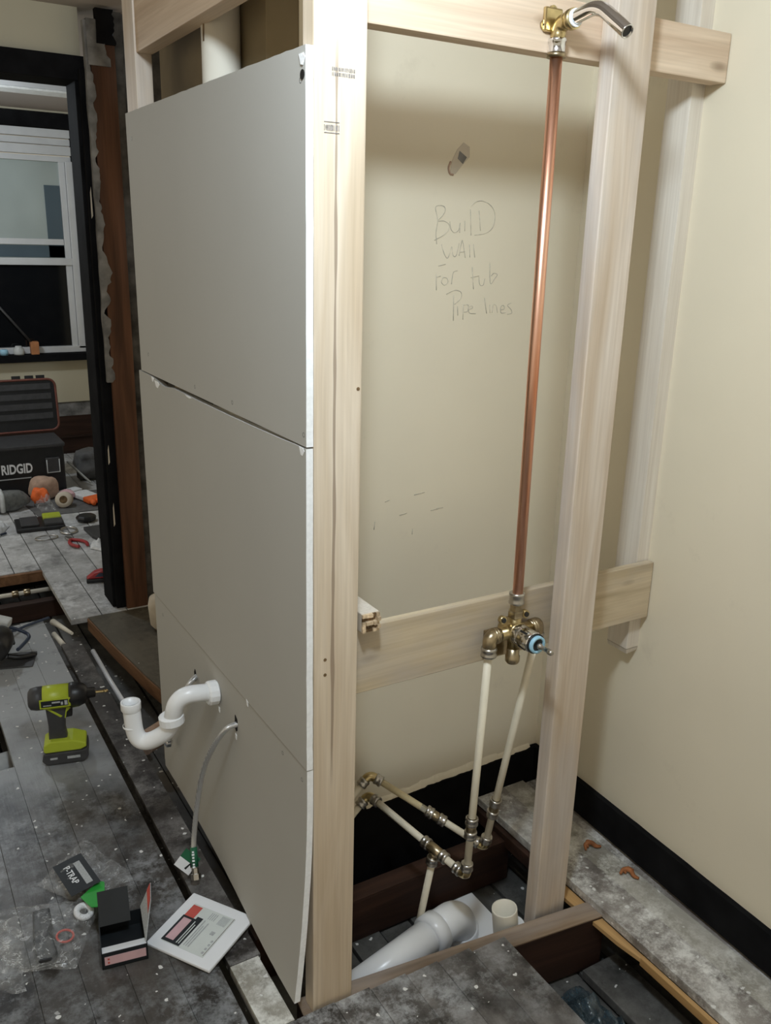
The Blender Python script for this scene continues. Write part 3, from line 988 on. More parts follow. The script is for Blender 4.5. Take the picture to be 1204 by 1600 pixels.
def elbow_fit(name, p, d1, d2, par, org, r=0.0125, L=0.030):
    p, d1, d2 = Vector(p), Vector(d1).normalized(), Vector(d2).normalized()
    b = MB()
    b.tube(fillet([p + d1 * L, p, p + d2 * L], 0.016, 6), r * 0.92, 14, 0)
    ring(b, p + d1 * (L - 0.004), d1, r * 1.15, 0.020)
    ring(b, p + d2 * (L - 0.004), d2, r * 1.15, 0.020)
    return b.build(name, ['brass', 'steel_ring'], par, org)

def coupling(name, p, d, par, org, r=0.0145, L=0.055):
    p, d = Vector(p), Vector(d).normalized()
    b = MB()
    b.lathe([(r * 0.82, -L / 2), (r * 0.82, L / 2)], p, d, 16, 0)
    ring(b, p - d * (L / 2 - 0.010), d, r, 0.020)
    ring(b, p + d * (L / 2 - 0.010), d, r, 0.020)
    return b.build(name, ['brass_dull', 'steel_ring'], par, org)

def along(a, c, t):
    return Vector(a).lerp(Vector(c), t)

PR = 0.0085
# left riser
A, Bq = (1.034, 1.288, 0.690), (1.023, 1.302, 0.125)
org = A
t = thing('supply_riser', 'white supply pipe dropping from the left side of the brass valve', 'pipe', org)
MB().tube([along(A, Bq, 0.0), along(A, Bq, 0.5), along(A, Bq, 1.0)], PR, 14).build('pipe', 'pex', t, org)
coupling('coupling', along(A, Bq, 0.77), Vector(Bq) - Vector(A), t, org)
D1, D2 = Bq, (0.945, 1.615, 0.172)
elbow_fit('elbow', Bq, (0, 0, 1), Vector(D2) - Vector(D1), t, org)
# right riser
A2, B2 = (1.171, 1.300, 0.690), (1.152, 1.402, 0.085)
org = A2
t = thing('supply_riser', 'white supply pipe dropping behind the brass valve on its right', 'pipe', org)
MB().tube([along(A2, B2, 0.0), along(A2, B2, 0.5), along(A2, B2, 1.0)], PR, 14).build('pipe', 'pex', t, org)
coupling('coupling', along(A2, B2, 0.795), Vector(B2) - Vector(A2), t, org)
U1, U2 = B2, (0.953, 1.625, 0.222)
elbow_fit('elbow', B2, Vector(A2) - Vector(B2), Vector(U2) - Vector(U1), t, org)
# branches toward the back wall
org = U2
t = thing('supply_branch', 'upper stained supply pipe sloping across the hole from the wall elbow', 'pipe', org)
MB().tube([along(U1, U2, 0.08), along(U1, U2, 0.55)], PR, 14).build('pipe', 'pex', t, org)
MB().tube([along(U1, U2, 0.50), along(U1, U2, 1.0)], PR, 14).build('stained_pipe', 'pex_old', t, org)
coupling('coupling', along(U1, U2, 0.42), Vector(U2) - Vector(U1), t, org)
elbow_fit('elbow', U2, Vector(U1) - Vector(U2), (-1, -0.08, -0.85), t, org)
MB().tube([U2, Vector(U2) + Vector((-0.16, -0.014, -0.136))], PR, 14).build('pipe', 'pex', t, org)
org = D2
t = thing('supply_branch', 'lower supply pipe with a tee, sloping across the hole below its twin', 'pipe', org)
MB().tube([along(D1, D2, 0.08), along(D1, D2, 1.0)], PR, 14).build('pipe', 'pex', t, org)
elbow_fit('elbow', D2, Vector(D1) - Vector(D2), (-1, -0.08, -0.85), t, org)
MB().tube([D2, Vector(D2) + Vector((-0.16, -0.014, -0.136))], PR, 14).build('pipe', 'pex', t, org)
dv = (Vector(D2) - Vector(D1)).normalized()
tp = along(D1, D2, 0.30)
b = MB()
b.lathe([(0.0125, -0.034), (0.0125, 0.034)], tp, dv, 16, 0)
ring(b, tp - dv * 0.028, dv, 0.0145, 0.020)
ring(b, tp + dv * 0.028, dv, 0.0145, 0.020)
b.lathe([(0.0115, 0), (0.0115, 0.030)], tp, (-0.12, 0.10, -1), 14, 0)
ring(b, tp + Vector((-0.004, 0.003, -0.030)), (-0.12, 0.10, -1), 0.0145, 0.022)
b.build('tee', ['brass_dull', 'steel_ring'], t, org)
MB().tube([tp + Vector((-0.002, 0.002, -0.02)), tp + Vector((-0.028, 0.028, -0.285))], PR, 14).build('drop_pipe', 'pex', t, org)

# shower valve on the lower board
vc = Vector((1.100, 1.290, 0.720))
t = thing('shower_valve', 'brass shower valve with chrome cartridge and blue ring on the lower board', 'valve', vc)
b = MB()
b.lathe([(0.020, -0.032), (0.024, -0.026), (0.025, 0.0), (0.024, 0.012), (0.022, 0.016)], vc, (0, -1, 0), 20)
b.lathe([(0.014, -0.050), (0.014, 0.050)], vc, (1, 0, 0), 16)
b.lathe([(0.013, -0.045), (0.013, 0.042)], vc, (0, 0, 1), 16)
b.build('body', 'brass', t, vc)
b = MB()
b.lathe([(0.017, 0.0), (0.017, 0.012), (0.0135, 0.014), (0.0135, 0.030)], vc + Vector((0, 0, 0.034)), (0, 0, 1), 6, 0, False)
ring(b, vc + Vector((0, 0, 0.075)), (0, 0, 1), 0.0165, 0.026)
b.build('top_union', ['brass_dull', 'steel_ring'], t, vc)
b = MB()
b.lathe([(0.0135, 0.0), (0.0135, 0.016), (0.0155, 0.018), (0.0155, 0.030), (0.013, 0.034)], vc + Vector((0.0, 0, -0.038)), (0, 0, -1), 16)
b.build('bottom_cap', 'brass_dull', t, vc)
for s, (ex, ey) in ((-1, (1.034, 1.288)), (1, (1.171, 1.300))):
    b = MB()
    p = vc + Vector((0.040 * s, 0, 0))
    b.tube(fillet([p, Vector((ex, ey, 0.722)), Vector((ex, ey, 0.680))], 0.026, 8), 0.0145, 16, 0)
    ring(b, p + Vector((0.010 * s, 0, 0)), (1, 0, 0), 0.0175, 0.014, 0)
    ring(b, (ex, ey, 0.688), (0, 0, 1), 0.0170, 0.022)
    b.build('side_elbow', ['brass_dull', 'steel_ring'], t, vc)
for dx, dz in ((-0.030, 0.030), (0.030, 0.032)):
    b = MB()
    b.lathe([(0.0085, -0.006), (0.0085, 0.004)], vc + Vector((dx, 0.004, dz)), (0, -1, 0), 12, 0)
    b.lathe([(0.0055, 0.004), (0.0055, 0.006)], vc + Vector((dx, 0.004, dz)), (0, -1, 0), 12, 1)
    b.build('mount_ear', ['brass', 'black_plastic'], t, vc)
MB().lathe([(0.021, 0.012), (0.0225, 0.016), (0.0225, 0.030), (0.0215, 0.031), (0.0215, 0.034), (0.0225, 0.035), (0.0225, 0.062), (0.021, 0.066)], vc, (0, -1, 0), 28).build('cartridge_sleeve', 'chrome', t, vc)
b = MB()
for a in (0.4, 2.2, 3.9):
    p = vc + Vector((0.0222 * math.cos(a), -0.045, 0.0222 * math.sin(a)))
    b.box(-0.0022, 0.0022, -0.010, 0.010, -0.0015, 0.0015, 0, Matrix.Translation(p) @ Matrix.Rotation(-a + PI / 2, 4, 'Y'))
b.build('sleeve_slots', 'black_plastic', t, vc)
MB().lathe([(0.0215, 0.066), (0.0215, 0.070)], vc, (0, -1, 0), 24).build('black_gasket', 'black_plastic', t, vc)
MB().lathe([(0.0185, 0.070), (0.0185, 0.077), (0.0135, 0.0775), (0.0130, 0.072)], vc, (0, -1, 0), 24, 0, True, False).build('blue_ring', 'blue_ring', t, vc)
MB().lathe([(0.0132, 0.070), (0.0132, 0.074)], vc, (0, -1, 0), 20).build('cartridge_core', 'black_plastic', t, vc)
MB().lathe([(0.0065, 0.072), (0.0065, 0.084), (0.0045, 0.086), (0.0045, 0.106), (0.0060, 0.107), (0.0060, 0.116), (0.0035, 0.120)], vc, (0, -1, 0), 14).build('stem', 'steel_ring', t, vc)
MB().box(1.045, 1.098, 1.316, 1.3245, 0.655, 0.720).build('shadow_plate', 'brass_dull', t, vc, 0.002)

# copper riser
t = thing('copper_riser', 'long copper pipe rising from the shower valve to the shower arm', 'pipe', (1.099, 1.286, 0.79))
MB().tube([(1.100, 1.288, 0.785), (1.096, 1.287, 1.30), (1.090, 1.281, 1.824)], 0.0108, 20).build('pipe', 'copper', t, (1.099, 1.286, 0.79))
b = MB()
ring(b, (1.090, 1.281, 1.817), (0, 0, 1), 0.0160, 0.030, 0)
b.lathe([(0.0165, -0.004), (0.0165, 0.004)], (1.090, 1.281, 1.805), (0, 0, 1), 18, 1)
b.build('push_collar', ['chrome', 'brass_dull'], t, (1.099, 1.286, 0.79))

# shower arm with brass drop-ear elbow
ac = Vector((1.089, 1.274, 1.852))
t = thing('shower_pipe', 'bent chrome shower arm on a brass elbow at the top of the copper pipe', 'shower arm', ac)
b = MB()
b.tube(fillet([ac + Vector((0, 0.006, -0.030)), ac + Vector((0, 0.004, 0)), ac + Vector((0, -0.034, 0.003))], 0.018, 8), 0.0135, 16)
b.lathe([(0.0155, 0), (0.0165, 0.004), (0.0165, 0.014)], ac + Vector((0, -0.020, 0.002)), (0, -1, 0.05), 18)
b.build('brass_elbow', 'brass', t, ac)
for dx, dz in ((-0.022, -0.002), (-0.006, 0.022)):
    b = MB()
    b.lathe([(0.0085, 0), (0.0085, 0.004)], ac + Vector((dx, 0.018, dz)), (0, -1, 0), 14, 0)
    b.lathe([(0.0045, 0.004), (0.0045, 0.006)], ac + Vector((dx, 0.018, dz)), (0, -1, 0), 10, 1)
    b.build('mount_ear', ['brass', 'grey_plastic'], t, ac)
b = MB().box(-0.026, 0.012, 0.010, 0.018, -0.012, 0.026, 0, Matrix.Translation(ac))
b.build('ear_plate', 'brass', t, ac, 0.003)
MB().lathe([(0.0142, 0), (0.0142, 0.004)], ac + Vector((0, -0.034, 0.003)), (0, -1, 0.05), 18).build('thread_tape', 'white_card', t, ac)
arm = fillet([(1.089, 1.236, 1.856), (1.090, 1.186, 1.864), (1.091, 1.118, 1.815)], 0.042, 12)
MB().tube(arm, 0.0112, 22, 0, False).build('chrome_tube', 'chrome', t, ac)
d = (Vector(arm[-1]) - Vector(arm[-2])).normalized()
MB().lathe([(0.0112, 0), (0.0110, 0.001), (0.0092, 0.0008), (0.0090, -0.020)], arm[-1], d, 22, 0, True, False).build('tube_lip', 'chrome', t, ac)
MB().lathe([(0.0093, -0.0035), (0.0093, -0.0025)], arm[-1], d, 18).build('tube_bore', 'black_plastic', t, ac)

# big drain pipe lying in the hole
dr = Vector((1.075, 1.392, -0.075))
t = thing('drain_pipe', 'thick white drain pipe with an elbow lying in the floor hole', 'pipe', dr)
q = Vector((0.735, 1.318, -0.085))
ax = (q - dr).normalized()
MB().tube([dr + ax * 0.05, q], 0.0400, 30).build('pipe', 'pvc', t, dr)
MB().tube(fillet([dr + ax * 0.085, dr, dr + Vector((0.02, 0.01, -0.085))], 0.060, 14), 0.0425, 30).build('elbow', 'pvc', t, dr)
b = MB()
b.lathe([(0.0425, -0.002), (0.0475, 0.0), (0.0475, 0.034), (0.0405, 0.036)], dr + ax * 0.070, ax, 30)
b.build('hub', 'pvc', t, dr)
b = MB()
b.lathe([(0.0425, -0.002), (0.0480, 0.0), (0.0480, 0.040)], dr + Vector((0.012, 0.007, -0.048)), (0.15, 0.08, -1), 30)
b.build('hub', 'pvc', t, dr)
MB().box(1.03, 1.20, 1.33, 1.50, -0.150, -0.143).build('flange_plate', 'pvc', t, dr, 0.002)

# upright cream stub pipe
up = Vector((1.138, 1.283, 0.0))
t = thing('stub_pipe', 'open cream pipe stub standing upright beside the thick drain elbow', 'pipe', up)
dn = Vector((0.10, -0.06, -1.0)).normalized()
MB().lathe([(0.0260, 0.16), (0.0265, 0.001), (0.0300, 0.0), (0.0302, 0.003), (0.0302, 0.165)], up + Vector((-0.006, 0.006, 0.0)), dn, 30, 0, True, False).build('pipe', 'pvc_cream', t, up)
MB().lathe([(0.0258, 0.13), (0.0258, 0.132)], up + Vector((-0.006, 0.006, 0.0)), dn, 24).build('pipe_bore', 'dark_void', t, up)
MB().lathe([(0.036, 0.055), (0.036, 0.14)], up + Vector((0.006, 0.006, 0.0)), dn, 26).build('socket', 'pvc', t, up)
# round cap behind the post foot
t = thing('pipe_stump', 'small cream pipe end behind the foot of the near stud', 'pipe', (0.725, 1.40, -0.10))
MB().lathe([(0.024, 0), (0.027, 0.002), (0.027, 0.09)], (0.725, 1.40, -0.05), (0, 0.1, -1), 22).build('pipe', 'pvc_cream', t, (0.725, 1.40, -0.10))

# P-trap
wl = Vector((0.604, 1.733, 0.491))
nu = Vector((0.500, 1.757, 0.440))
t = thing('sink_trap', 'white plastic sink trap sticking out of the lowest drywall sheet', 'trap', wl)
leg = Vector((0.425, 1.815, 0.470))
MB().tube(fillet([wl + Vector((0.01, 0, 0)), Vector((0.512, 1.738, 0.503)), nu + Vector((0.0, 0, -0.012))], 0.058, 14), 0.0200, 24).build('wall_arm', 'pvc_trap', t, wl)
MB().lathe([(0.0265, 0.0), (0.0285, 0.002), (0.0285, 0.020), (0.025, 0.024)], wl + Vector((-0.001, 0, 0.0)), (-1, 0.03, 0.05), 14, 0, False).build('wall_nut', 'pvc_trap', t, wl)
MB().lathe([(0.0245, 0.0), (0.0290, 0.003), (0.0290, 0.020), (0.0250, 0.024)], nu + Vector((0, 0, 0.008)), (0.08, -0.02, -1), 16, 0, False).build('trap_nut', 'pvc_trap', t, wl)
q0, q1, q2, q3 = nu + Vector((0, 0, -0.002)), nu + Vector((-0.004, 0.003, -0.034)), leg + Vector((0.006, -0.004, -0.122)), leg
c1 = [q1 + (q0 - q1).normalized() * 0.022, q1, q1 + (q2 - q1).normalized() * 0.028]
c2 = [q2 + (q1 - q2).normalized() * 0.064, q2, q2 + (q3 - q2).normalized() * 0.064]
ub = [q0]
for A_, B_, C_ in (c1, c2):
    for k in range(15):
        tt = k / 14
        ub.append(A_ * (1 - tt) ** 2 + B_ * 2 * tt * (1 - tt) + C_ * tt * tt)
ub.append(q3)
MB().tube(ub, 0.0200, 24, 0, False).build('u_bend', 'pvc_trap', t, wl)
MB().lathe([(0.0178, -0.03), (0.0180, 0.002), (0.0225, 0.002), (0.0228, 0.0), (0.0228, -0.016), (0.0205, -0.020)], leg, (0, 0, 1), 24, 0, True, False).build('inlet_lip', 'pvc_trap', t, wl)
MB().lathe([(0.0208, -0.062), (0.0212, -0.061), (0.0212, -0.058), (0.0204, -0.057)], leg, (0, 0, 1), 24, 0, True, False).build('seam_ring', 'pvc_trap', t, wl)

# braided supply hoses
hp = [(0.612, 1.612, 0.470), (0.580, 1.617, 0.461), (0.562, 1.655, 0.400), (0.555, 1.710, 0.309), (0.550, 1.745, 0.210), (0.540, 1.752, 0.120), (0.530, 1.735, 0.066), (0.526, 1.715, 0.030)]
t = thing('supply_hose', 'braided steel hose curving down to the floor with a green tag', 'hose', (0.604, 1.615, 0.47))
og = (0.604, 1.615, 0.47)
MB().tube(spline(hp, 8), 0.0062, 14).build('braided_hose', 'braid', t, og)
e0, e1 = Vector((0.533, 1.742, 0.085)), Vector((0.526, 1.712, 0.030))
dd = (e1 - e0).normalized()
MB().lathe([(0.0085, 0.0), (0.0085, 0.045)], e0, dd, 16).build('green_sleeve', 'dark_green', t, og)
b = MB()
b.lathe([(0.008, 0.048), (0.008, 0.060), (0.0115, 0.061), (0.0115, 0.074), (0.007, 0.076)], e0, dd, 6, 0, False)
b.build('hose_nut', 'steel_ring', t, og)
F = frame((0.5155, 1.741, 0.050), (0.61, -0.57, -0.55), (0.57, -0.05, 0.82))
MB().box(-0.022, 0.022, -0.024, 0.002, 0, 0.0008, 0, F).build('tag_card', 'white_card', t, og)
MB().box(-0.022, 0.022, 0.002, 0.026, 0, 0.0008, 0, F).build('tag_band', 'dark_green', t, og)
MB().prism([(0.003, -0.016), (0.008, -0.017), (0.010, -0.002), (0.016, -0.007), (0.017, -0.002), (0.008, 0.004)], 0.0012, F).build('tag_mark', 'black_print', t, og)
b = MB()
F2 = frame(e0 + dd * 0.004 + Vector((-0.0045, -0.0075, 0.0)), dd, (0.86, -0.5, 0))
for i, (u, wv) in enumerate(((0.000, 0.004), (0.006, 0.006), (0.013, 0.005), (0.020, 0.006), (0.028, 0.005), (0.034, 0.006))):
    b.box(u, u + 0.004, -wv / 2, wv / 2, 0.0004, 0.0012, 0, F2)
b.build('tag_lettering', 'white_card', t, og)
hp = [(0.612, 1.889, 0.462), (0.582, 1.872, 0.450), (0.570, 1.909, 0.390), (0.573, 1.990, 0.280), (0.578, 2.060, 0.195)]
t = thing('supply_hose', 'short braided steel hose hanging behind the white sink trap', 'hose', (0.604, 1.889, 0.46))
og = (0.604, 1.889, 0.46)
MB().tube(spline(hp, 8), 0.0062, 12).build('braided_hose', 'braid', t, og)
MB().lathe([(0.008, 0), (0.008, 0.012), (0.0115, 0.013), (0.0115, 0.028), (0.008, 0.03)], hp[-1], (0.05, 0.55, -0.8), 6, 0, False).build('hose_nut', 'chrome', t, og)

# ================================================================== NEAR FLOOR CLUTTER
# impact driver
D = thing('impact_driver', 'lime green and black cordless impact driver standing on its battery', 'power drill', (0.362, 2.420, 0.0), -0.24)
MB().lathe([(0.022, -0.082), (0.031, -0.076), (0.0345, -0.060), (0.0345, -0.040)], (0, 0, 0.205), (1, 0, 0), 28).build('motor_cap', 'grey_plastic', D)
MB().lathe([(0.0350, -0.042), (0.0355, -0.020), (0.0350, 0.032)], (0, 0, 0.205), (1, 0, 0), 28).build('motor_housing', 'lime', D)
MB().lathe([(0.0360, 0.030), (0.0375, 0.040), (0.0360, 0.055), (0.0290, 0.072), (0.0220, 0.078), (0.0160, 0.080), (0.0150, 0.100), (0.0110, 0.103)], (0, 0, 0.205), (1, 0, 0), 28).build('nose', 'black_plastic', D)
MB().lathe([(0.0042, 0.100), (0.0042, 0.125), (0.0030, 0.126), (0.0052, 0.128), (0.0052, 0.134), (0.0025, 0.138)], (0, 0, 0.205), (1, 0, 0), 8, 0, False).build('driver_bit', 'brass', D)
Fy = frame((0, 0.022, 0), (1, 0, 0), (0, 0, 1))
def side(pts, half, name, mat, bev=0.004, par=None):
    return MB().prism(pts, 2 * half, frame((0, half, 0), (1, 0, 0), (0, 0, 1))).build(name, mat, par or D, (0, 0, 0), bev, 2)
side([(-0.038, 0.180), (-0.034, 0.120), (-0.036, 0.068), (0.018, 0.060), (0.012, 0.100), (0.014, 0.140), (0.022, 0.182)], 0.0185, 'handle', 'grey_plastic', 0.007)
side([(0.016, 0.170), (0.014, 0.138), (0.034, 0.140), (0.036, 0.168)], 0.010, 'trigger', 'black_plastic', 0.003)
side([(-0.034, 0.176), (-0.028, 0.178), (0.008, 0.150), (0.002, 0.146)], 0.0200, 'handle_stripe', 'lime', 0.001)
side([(0.022, 0.184), (0.013, 0.160), (0.010, 0.140), (0.016, 0.140), (0.020, 0.160), (0.036, 0.176), (0.036, 0.184)], 0.0165, 'trigger_guard', 'lime', 0.002)
side([(-0.052, 0.046), (-0.050, 0.066), (-0.030, 0.078), (0.030, 0.076), (0.066, 0.062), (0.068, 0.050), (0.050, 0.042), (-0.046, 0.042)], 0.036, 'battery_foot', 'lime', 0.004)
side([(-0.058, 0.016), (-0.052, 0.040), (0.056, 0.040), (0.070, 0.048), (0.072, 0.020), (0.058, 0.002), (-0.046, 0.002)], 0.0375, 'battery', 'grey_plastic', 0.004)
b = MB()
b.box(-0.046, 0.028, -0.0365, -0.0335, 0.192, 0.212)
b.build('label_plate', 'black_print', D, (0, 0, 0), 0.001)
b = MB()
b.box(-0.050, 0.034, -0.0358, -0.0325, 0.188, 0.216)
b.build('label_frame', 'lime', D, (0, 0, 0), 0.001)
b = MB()
for i, (x0, x1, z0, z1) in enumerate(((-0.040, -0.018, 0.196, 0.199), (-0.016, 0.006, 0.203, 0.208), (0.008, 0.014, 0.196, 0.206), (0.018, 0.026, 0.195, 0.209))):
    b.box(x0, x1, -0.0372, -0.0360, z0, z1)
b.build('label_print', 'grey_print', D)
b = MB()
b.box(-0.035, -0.015, -0.0385, -0.0370, 0.020, 0.026).build('battery_label', 'grey_print', D)
MB().box(0.012, 0.048, -0.0385, -0.0370, 0.018, 0.026).build('battery_label', 'grey_print', D)

# black saw at the left edge
S = thing('circular_saw', 'black power saw with a silver guard at the left edge of the floor', 'power saw', (0.285, 3.16, 0.0), 0.15)
MB().lathe([(0.035, -0.07), (0.048, -0.06), (0.050, 0.02), (0.040, 0.05)], (0.0, -0.01, 0.085), (0.5, 0.86, 0.05), 24).build('motor_housing', 'black_plastic', S)
MB().prism([(-0.10, 0.0), (-0.085, 0.055), (-0.04, 0.088), (0.02, 0.095), (0.07, 0.070), (0.095, 0.03), (0.10, 0.0)], 0.016, frame((-0.02, 0.075, 0.045), (0.86, -0.45, 0), (0, 0, 1))).build('blade_guard', 'black_plastic', S, (0, 0, 0), 0.003)
MB().box(-0.055, 0.055, -0.028, 0.028, 0.0, 0.030, 0, Matrix.Translation((0.015, 0.085, 0.115)) @ Matrix.Rotation(-0.62, 4, 'Z') @ Matrix.Rotation(0.25, 4, 'Y')).build('silver_guard', 'silver_band', S, (0, 0, 0), 0.006)
MB().box(-0.12, 0.12, -0.06, 0.06, 0.0, 0.005, 0, Matrix.Rotation(-0.45, 4, 'Z')).build('base_plate', 'grey_plastic', S, (0, 0, 0), 0.002)
MB().tube(spline([(0.045, 0.09, 0.09), (0.075, 0.10, 0.08), (0.118, 0.085, 0.055), (0.125, 0.055, 0.045), (0.085, 0.0, 0.045), (0.055, -0.04, 0.05)], 8), 0.0065, 10).build('wire_handle', 'navy', S)
MB().tube(spline([(0.02, -0.03, 0.03), (0.06, -0.045, 0.02), (0.12, -0.035, 0.012)], 8), [0.010] * 15 + [0.008, 0.005], 10).build('depth_lever', 'black_plastic', S)
MB().tube(spline([(-0.03, 0.14, 0.10), (0.03, 0.17, 0.07), (0.10, 0.20, 0.02), (0.18, 0.25, 0.006), (0.27, 0.27, 0.008)], 8), 0.0052, 10).build('power_cord', 'navy', S)
MB().lathe([(0.008, 0), (0.008, 0.003)], (-0.035, -0.045, 0.115), (0.1, -0.8, 0.5), 12).build('bolt_head', 'silver_band', S)

# metal pipe seen through the hole at the left edge
o = MB().lathe([(0.045, 0), (0.048, 0.004), (0.048, 0.30)], (0.02, 2.60, -0.10), (1, 0.05, 0), 24).build('duct_pipe', 'silver_band', None, (0.02, 2.60, -0.10))
tag(o, 'grey metal pipe under the cut floorboards at the left edge', 'pipe')

# white access panel with its label
Pm = thing('access_panel', 'square white plastic access panel with a printed label lying on the floor', 'access panel', (0.485, 1.556, 0.003), 0, None)
Pm.rotation_euler = (math.radians(3.0), math.radians(-2.0), math.atan2(1.523 - 1.672, 0.595 - 0.502))
MB().box(-0.088, 0.088, -0.083, 0.083, 0.002, 0.010).build('panel_plate', 'white_card', Pm, (0, 0, 0), 0.003)
b = MB().box(-0.078, 0.078, -0.072, 0.072, -0.004, 0.002)
b.build('panel_rim', 'white_card', Pm, (0, 0, 0), 0.001)
zz = 0.0102
def lab(x0, x1, y0, y1, mat, name, dz=0.0):
    MB().box(x0, x1, y0, y1, zz + dz, zz + dz + 0.0003).build(name, mat, Pm)
lab(-0.062, 0.054, -0.062, 0.056, 'label_paper', 'label_sheet')
lab(-0.064, -0.030, -0.060, 0.018, 'black_print', 'label_block', 0.0004)
lab(-0.058, -0.036, -0.052, 0.012, 'pink_print', 'label_block', 0.0008)
lab(-0.062, -0.036, 0.018, 0.052, 'red_print', 'label_block', 0.0004)
lab(-0.030, -0.014, -0.060, 0.026, 'black_print', 'label_block', 0.0004)
for i, (x0, y0, y1) in enumerate(((-0.027, -0.054, 0.012), (-0.021, -0.054, 0.004), (-0.008, -0.052, 0.024), (-0.002, -0.052, 0.010), (0.004, -0.052, 0.020))):
    lab(x0, x0 + 0.0024, y0, y1, 'label_paper' if i < 2 else 'grey_print', 'label_line', 0.0008)
for i in range(8):
    x0 = 0.022 + i * 0.0028
    lab(x0, x0 + 0.0013, 0.026, 0.052, 'grey_print', 'barcode_bar', 0.0004)
lab(0.026, 0.036, -0.004, 0.006, 'grey_print', 'label_mark', 0.0004)
lab(0.050, 0.0515, -0.058, 0.056, 'ink', 'label_line', 0.0004)
for i in range(4):
    lab(0.042, 0.047, -0.054 + i * 0.011, -0.048 + i * 0.011, 'grey_print', 'label_mark', 0.0004)
for i in range(4):
    lab(-0.006 + i * 0.005, -0.004 + i * 0.005, 0.030, 0.050, 'grey_print', 'label_line', 0.0004)

# black cardboard box with its flaps open
Bx = thing('cardboard_box', 'black open-topped cardboard box with a red stripe beside the white panel', 'box', (0.325, 1.608, 0.0), -0.17)
hw, hd, hh = 0.0475, 0.056, 0.040
MB().box(-hw, hw, -hd, -hd + 0.002, 0, hh).build('front_wall', 'black_print', Bx)
MB().box(-hw, hw, hd - 0.002, hd, 0, hh).build('back_wall', 'black_print', Bx)
MB().box(-hw, -hw + 0.002, -hd, hd, 0, hh).build('side_wall', 'black_print', Bx)
MB().box(hw - 0.002, hw, -hd, hd, 0, hh).build('side_wall', 'black_print', Bx)
MB().box(-hw, hw, -hd, hd, 0, 0.002).build('bottom', 'black_print', Bx)
MB().box(-hw + 0.006, hw - 0.004, -hd - 0.0008, -hd, 0.010, 0.031).build('front_label', 'pink_print', Bx)
MB().box(-hw + 0.012, -hw + 0.016, -hd - 0.0014, -hd - 0.0008, 0.023, 0.027).build('label_mark', 'red_print', Bx)
MB().box(-hw + 0.012, -hw + 0.016, -hd - 0.0014, -hd - 0.0008, 0.014, 0.018).build('label_mark', 'red_print', Bx)
MB().box(-hw + 0.002, hw - 0.002, 0.0, 0.030, 0, 0.001, 0, Matrix.Translation((0, -hd + 0.002, hh - 0.001)) @ Matrix.Rotation(-0.35, 4, 'X')).build('inner_flap', 'white_card', Bx)
Ft = Matrix.Translation((0, hd - 0.03, hh)) @ Matrix.Rotation(0.95, 4, 'X')
MB().box(-hw + 0.002, 0.020, 0, 0.072, 0, 0.002, 0, Ft).build('lid_flap', 'black_print', Bx)
Fs = Matrix.Translation((hw - 0.002, 0.0, hh)) @ Matrix.Rotation(-1.15, 4, 'Y')
MB().add([Fs @ Vector(p) for p in ((0, -0.050, 0), (0, 0.062, 0), (0.062, 0.062, 0), (0.050, 0.02, 0), (0, -0.050, 0.0015), (0, 0.062, 0.0015), (0.062, 0.062, 0.0015), (0.050, 0.02, 0.0015))],
         [(0, 1, 2, 3), (7, 6, 5, 4), (0, 4, 5, 1), (1, 5, 6, 2), (2, 6, 7, 3), (3, 7, 4, 0)]).build('side_flap', 'grey_print', Bx)
MB().add([Fs @ Vector(p) for p in ((0.050, 0.02, 0.0022), (0.062, 0.062, 0.0022), (0.042, 0.062, 0.0022), (0.030, 0.0, 0.0022))],
         [(0, 1, 2, 3)]).build('red_stripe', 'red_print', Bx)

# plastic bag with trap parts
Bg = thing('plastic_bag', 'crumpled clear plastic bag with a black label, ring and gasket inside', 'bag', (0.20, 1.76, 0.0))
def crumple(name, outline, h, mat, seed, par, nx=34, ny=30, z0=0.004, org=(0, 0, 0), lift=0.0):
    # outline: quad corners (a,b,c,d) in world xy
    a, b_, c, d = [Vector(p) for p in outline]
    vs, fs = [], []
    for i in range(nx + 1):
        for j in range(ny + 1):
            u, v = i / nx, j / ny
            p = (a * (1 - u) + b_ * u) * (1 - v) + (d * (1 - u) + c * u) * v
            e = noise.noise((u * 3, v * 3, seed)) * 0.012
            f = (math.sin(u * PI) * math.sin(v * PI)) ** 0.45
            r = abs(noise.noise((u * 5 + seed, v * 4, 2.0))) + 0.6 * abs(noise.noise((u * 11, v * 9, seed)))
            vs.append((p[0] + e, p[1] + noise.noise((u * 3, v * 3, seed + 9)) * 0.012, z0 + f * (lift + h * (0.35 + 1.3 * r))))
    for i in range(nx):
        for j in range(ny):
            k = i * (ny + 1) + j
            fs.append((k, k + ny + 1, k + ny + 2, k + 1))
    m = MB().add(vs, fs, 0, True)
    return m.build(name, mat, par, org)
og = (0.20, 1.76, 0.0)
crumple('bag_film', [(0.045, 1.86), (0.070, 1.650), (0.225, 1.590), (0.315, 1.770)], 0.018, 'film', 1.3, Bg, 34, 30, 0.004, og, 0.020)
crumple('bag_film', [(0.190, 1.885), (0.280, 1.770), (0.405, 1.800), (0.330, 2.015)], 0.030, 'film', 4.7, Bg, 30, 26, 0.004, og)
crumple('bag_film', [(0.00, 1.86), (0.02, 1.62), (0.12, 1.58), (0.14, 1.80)], 0.018, 'film', 8.1, Bg, 24, 22, 0.003, og)
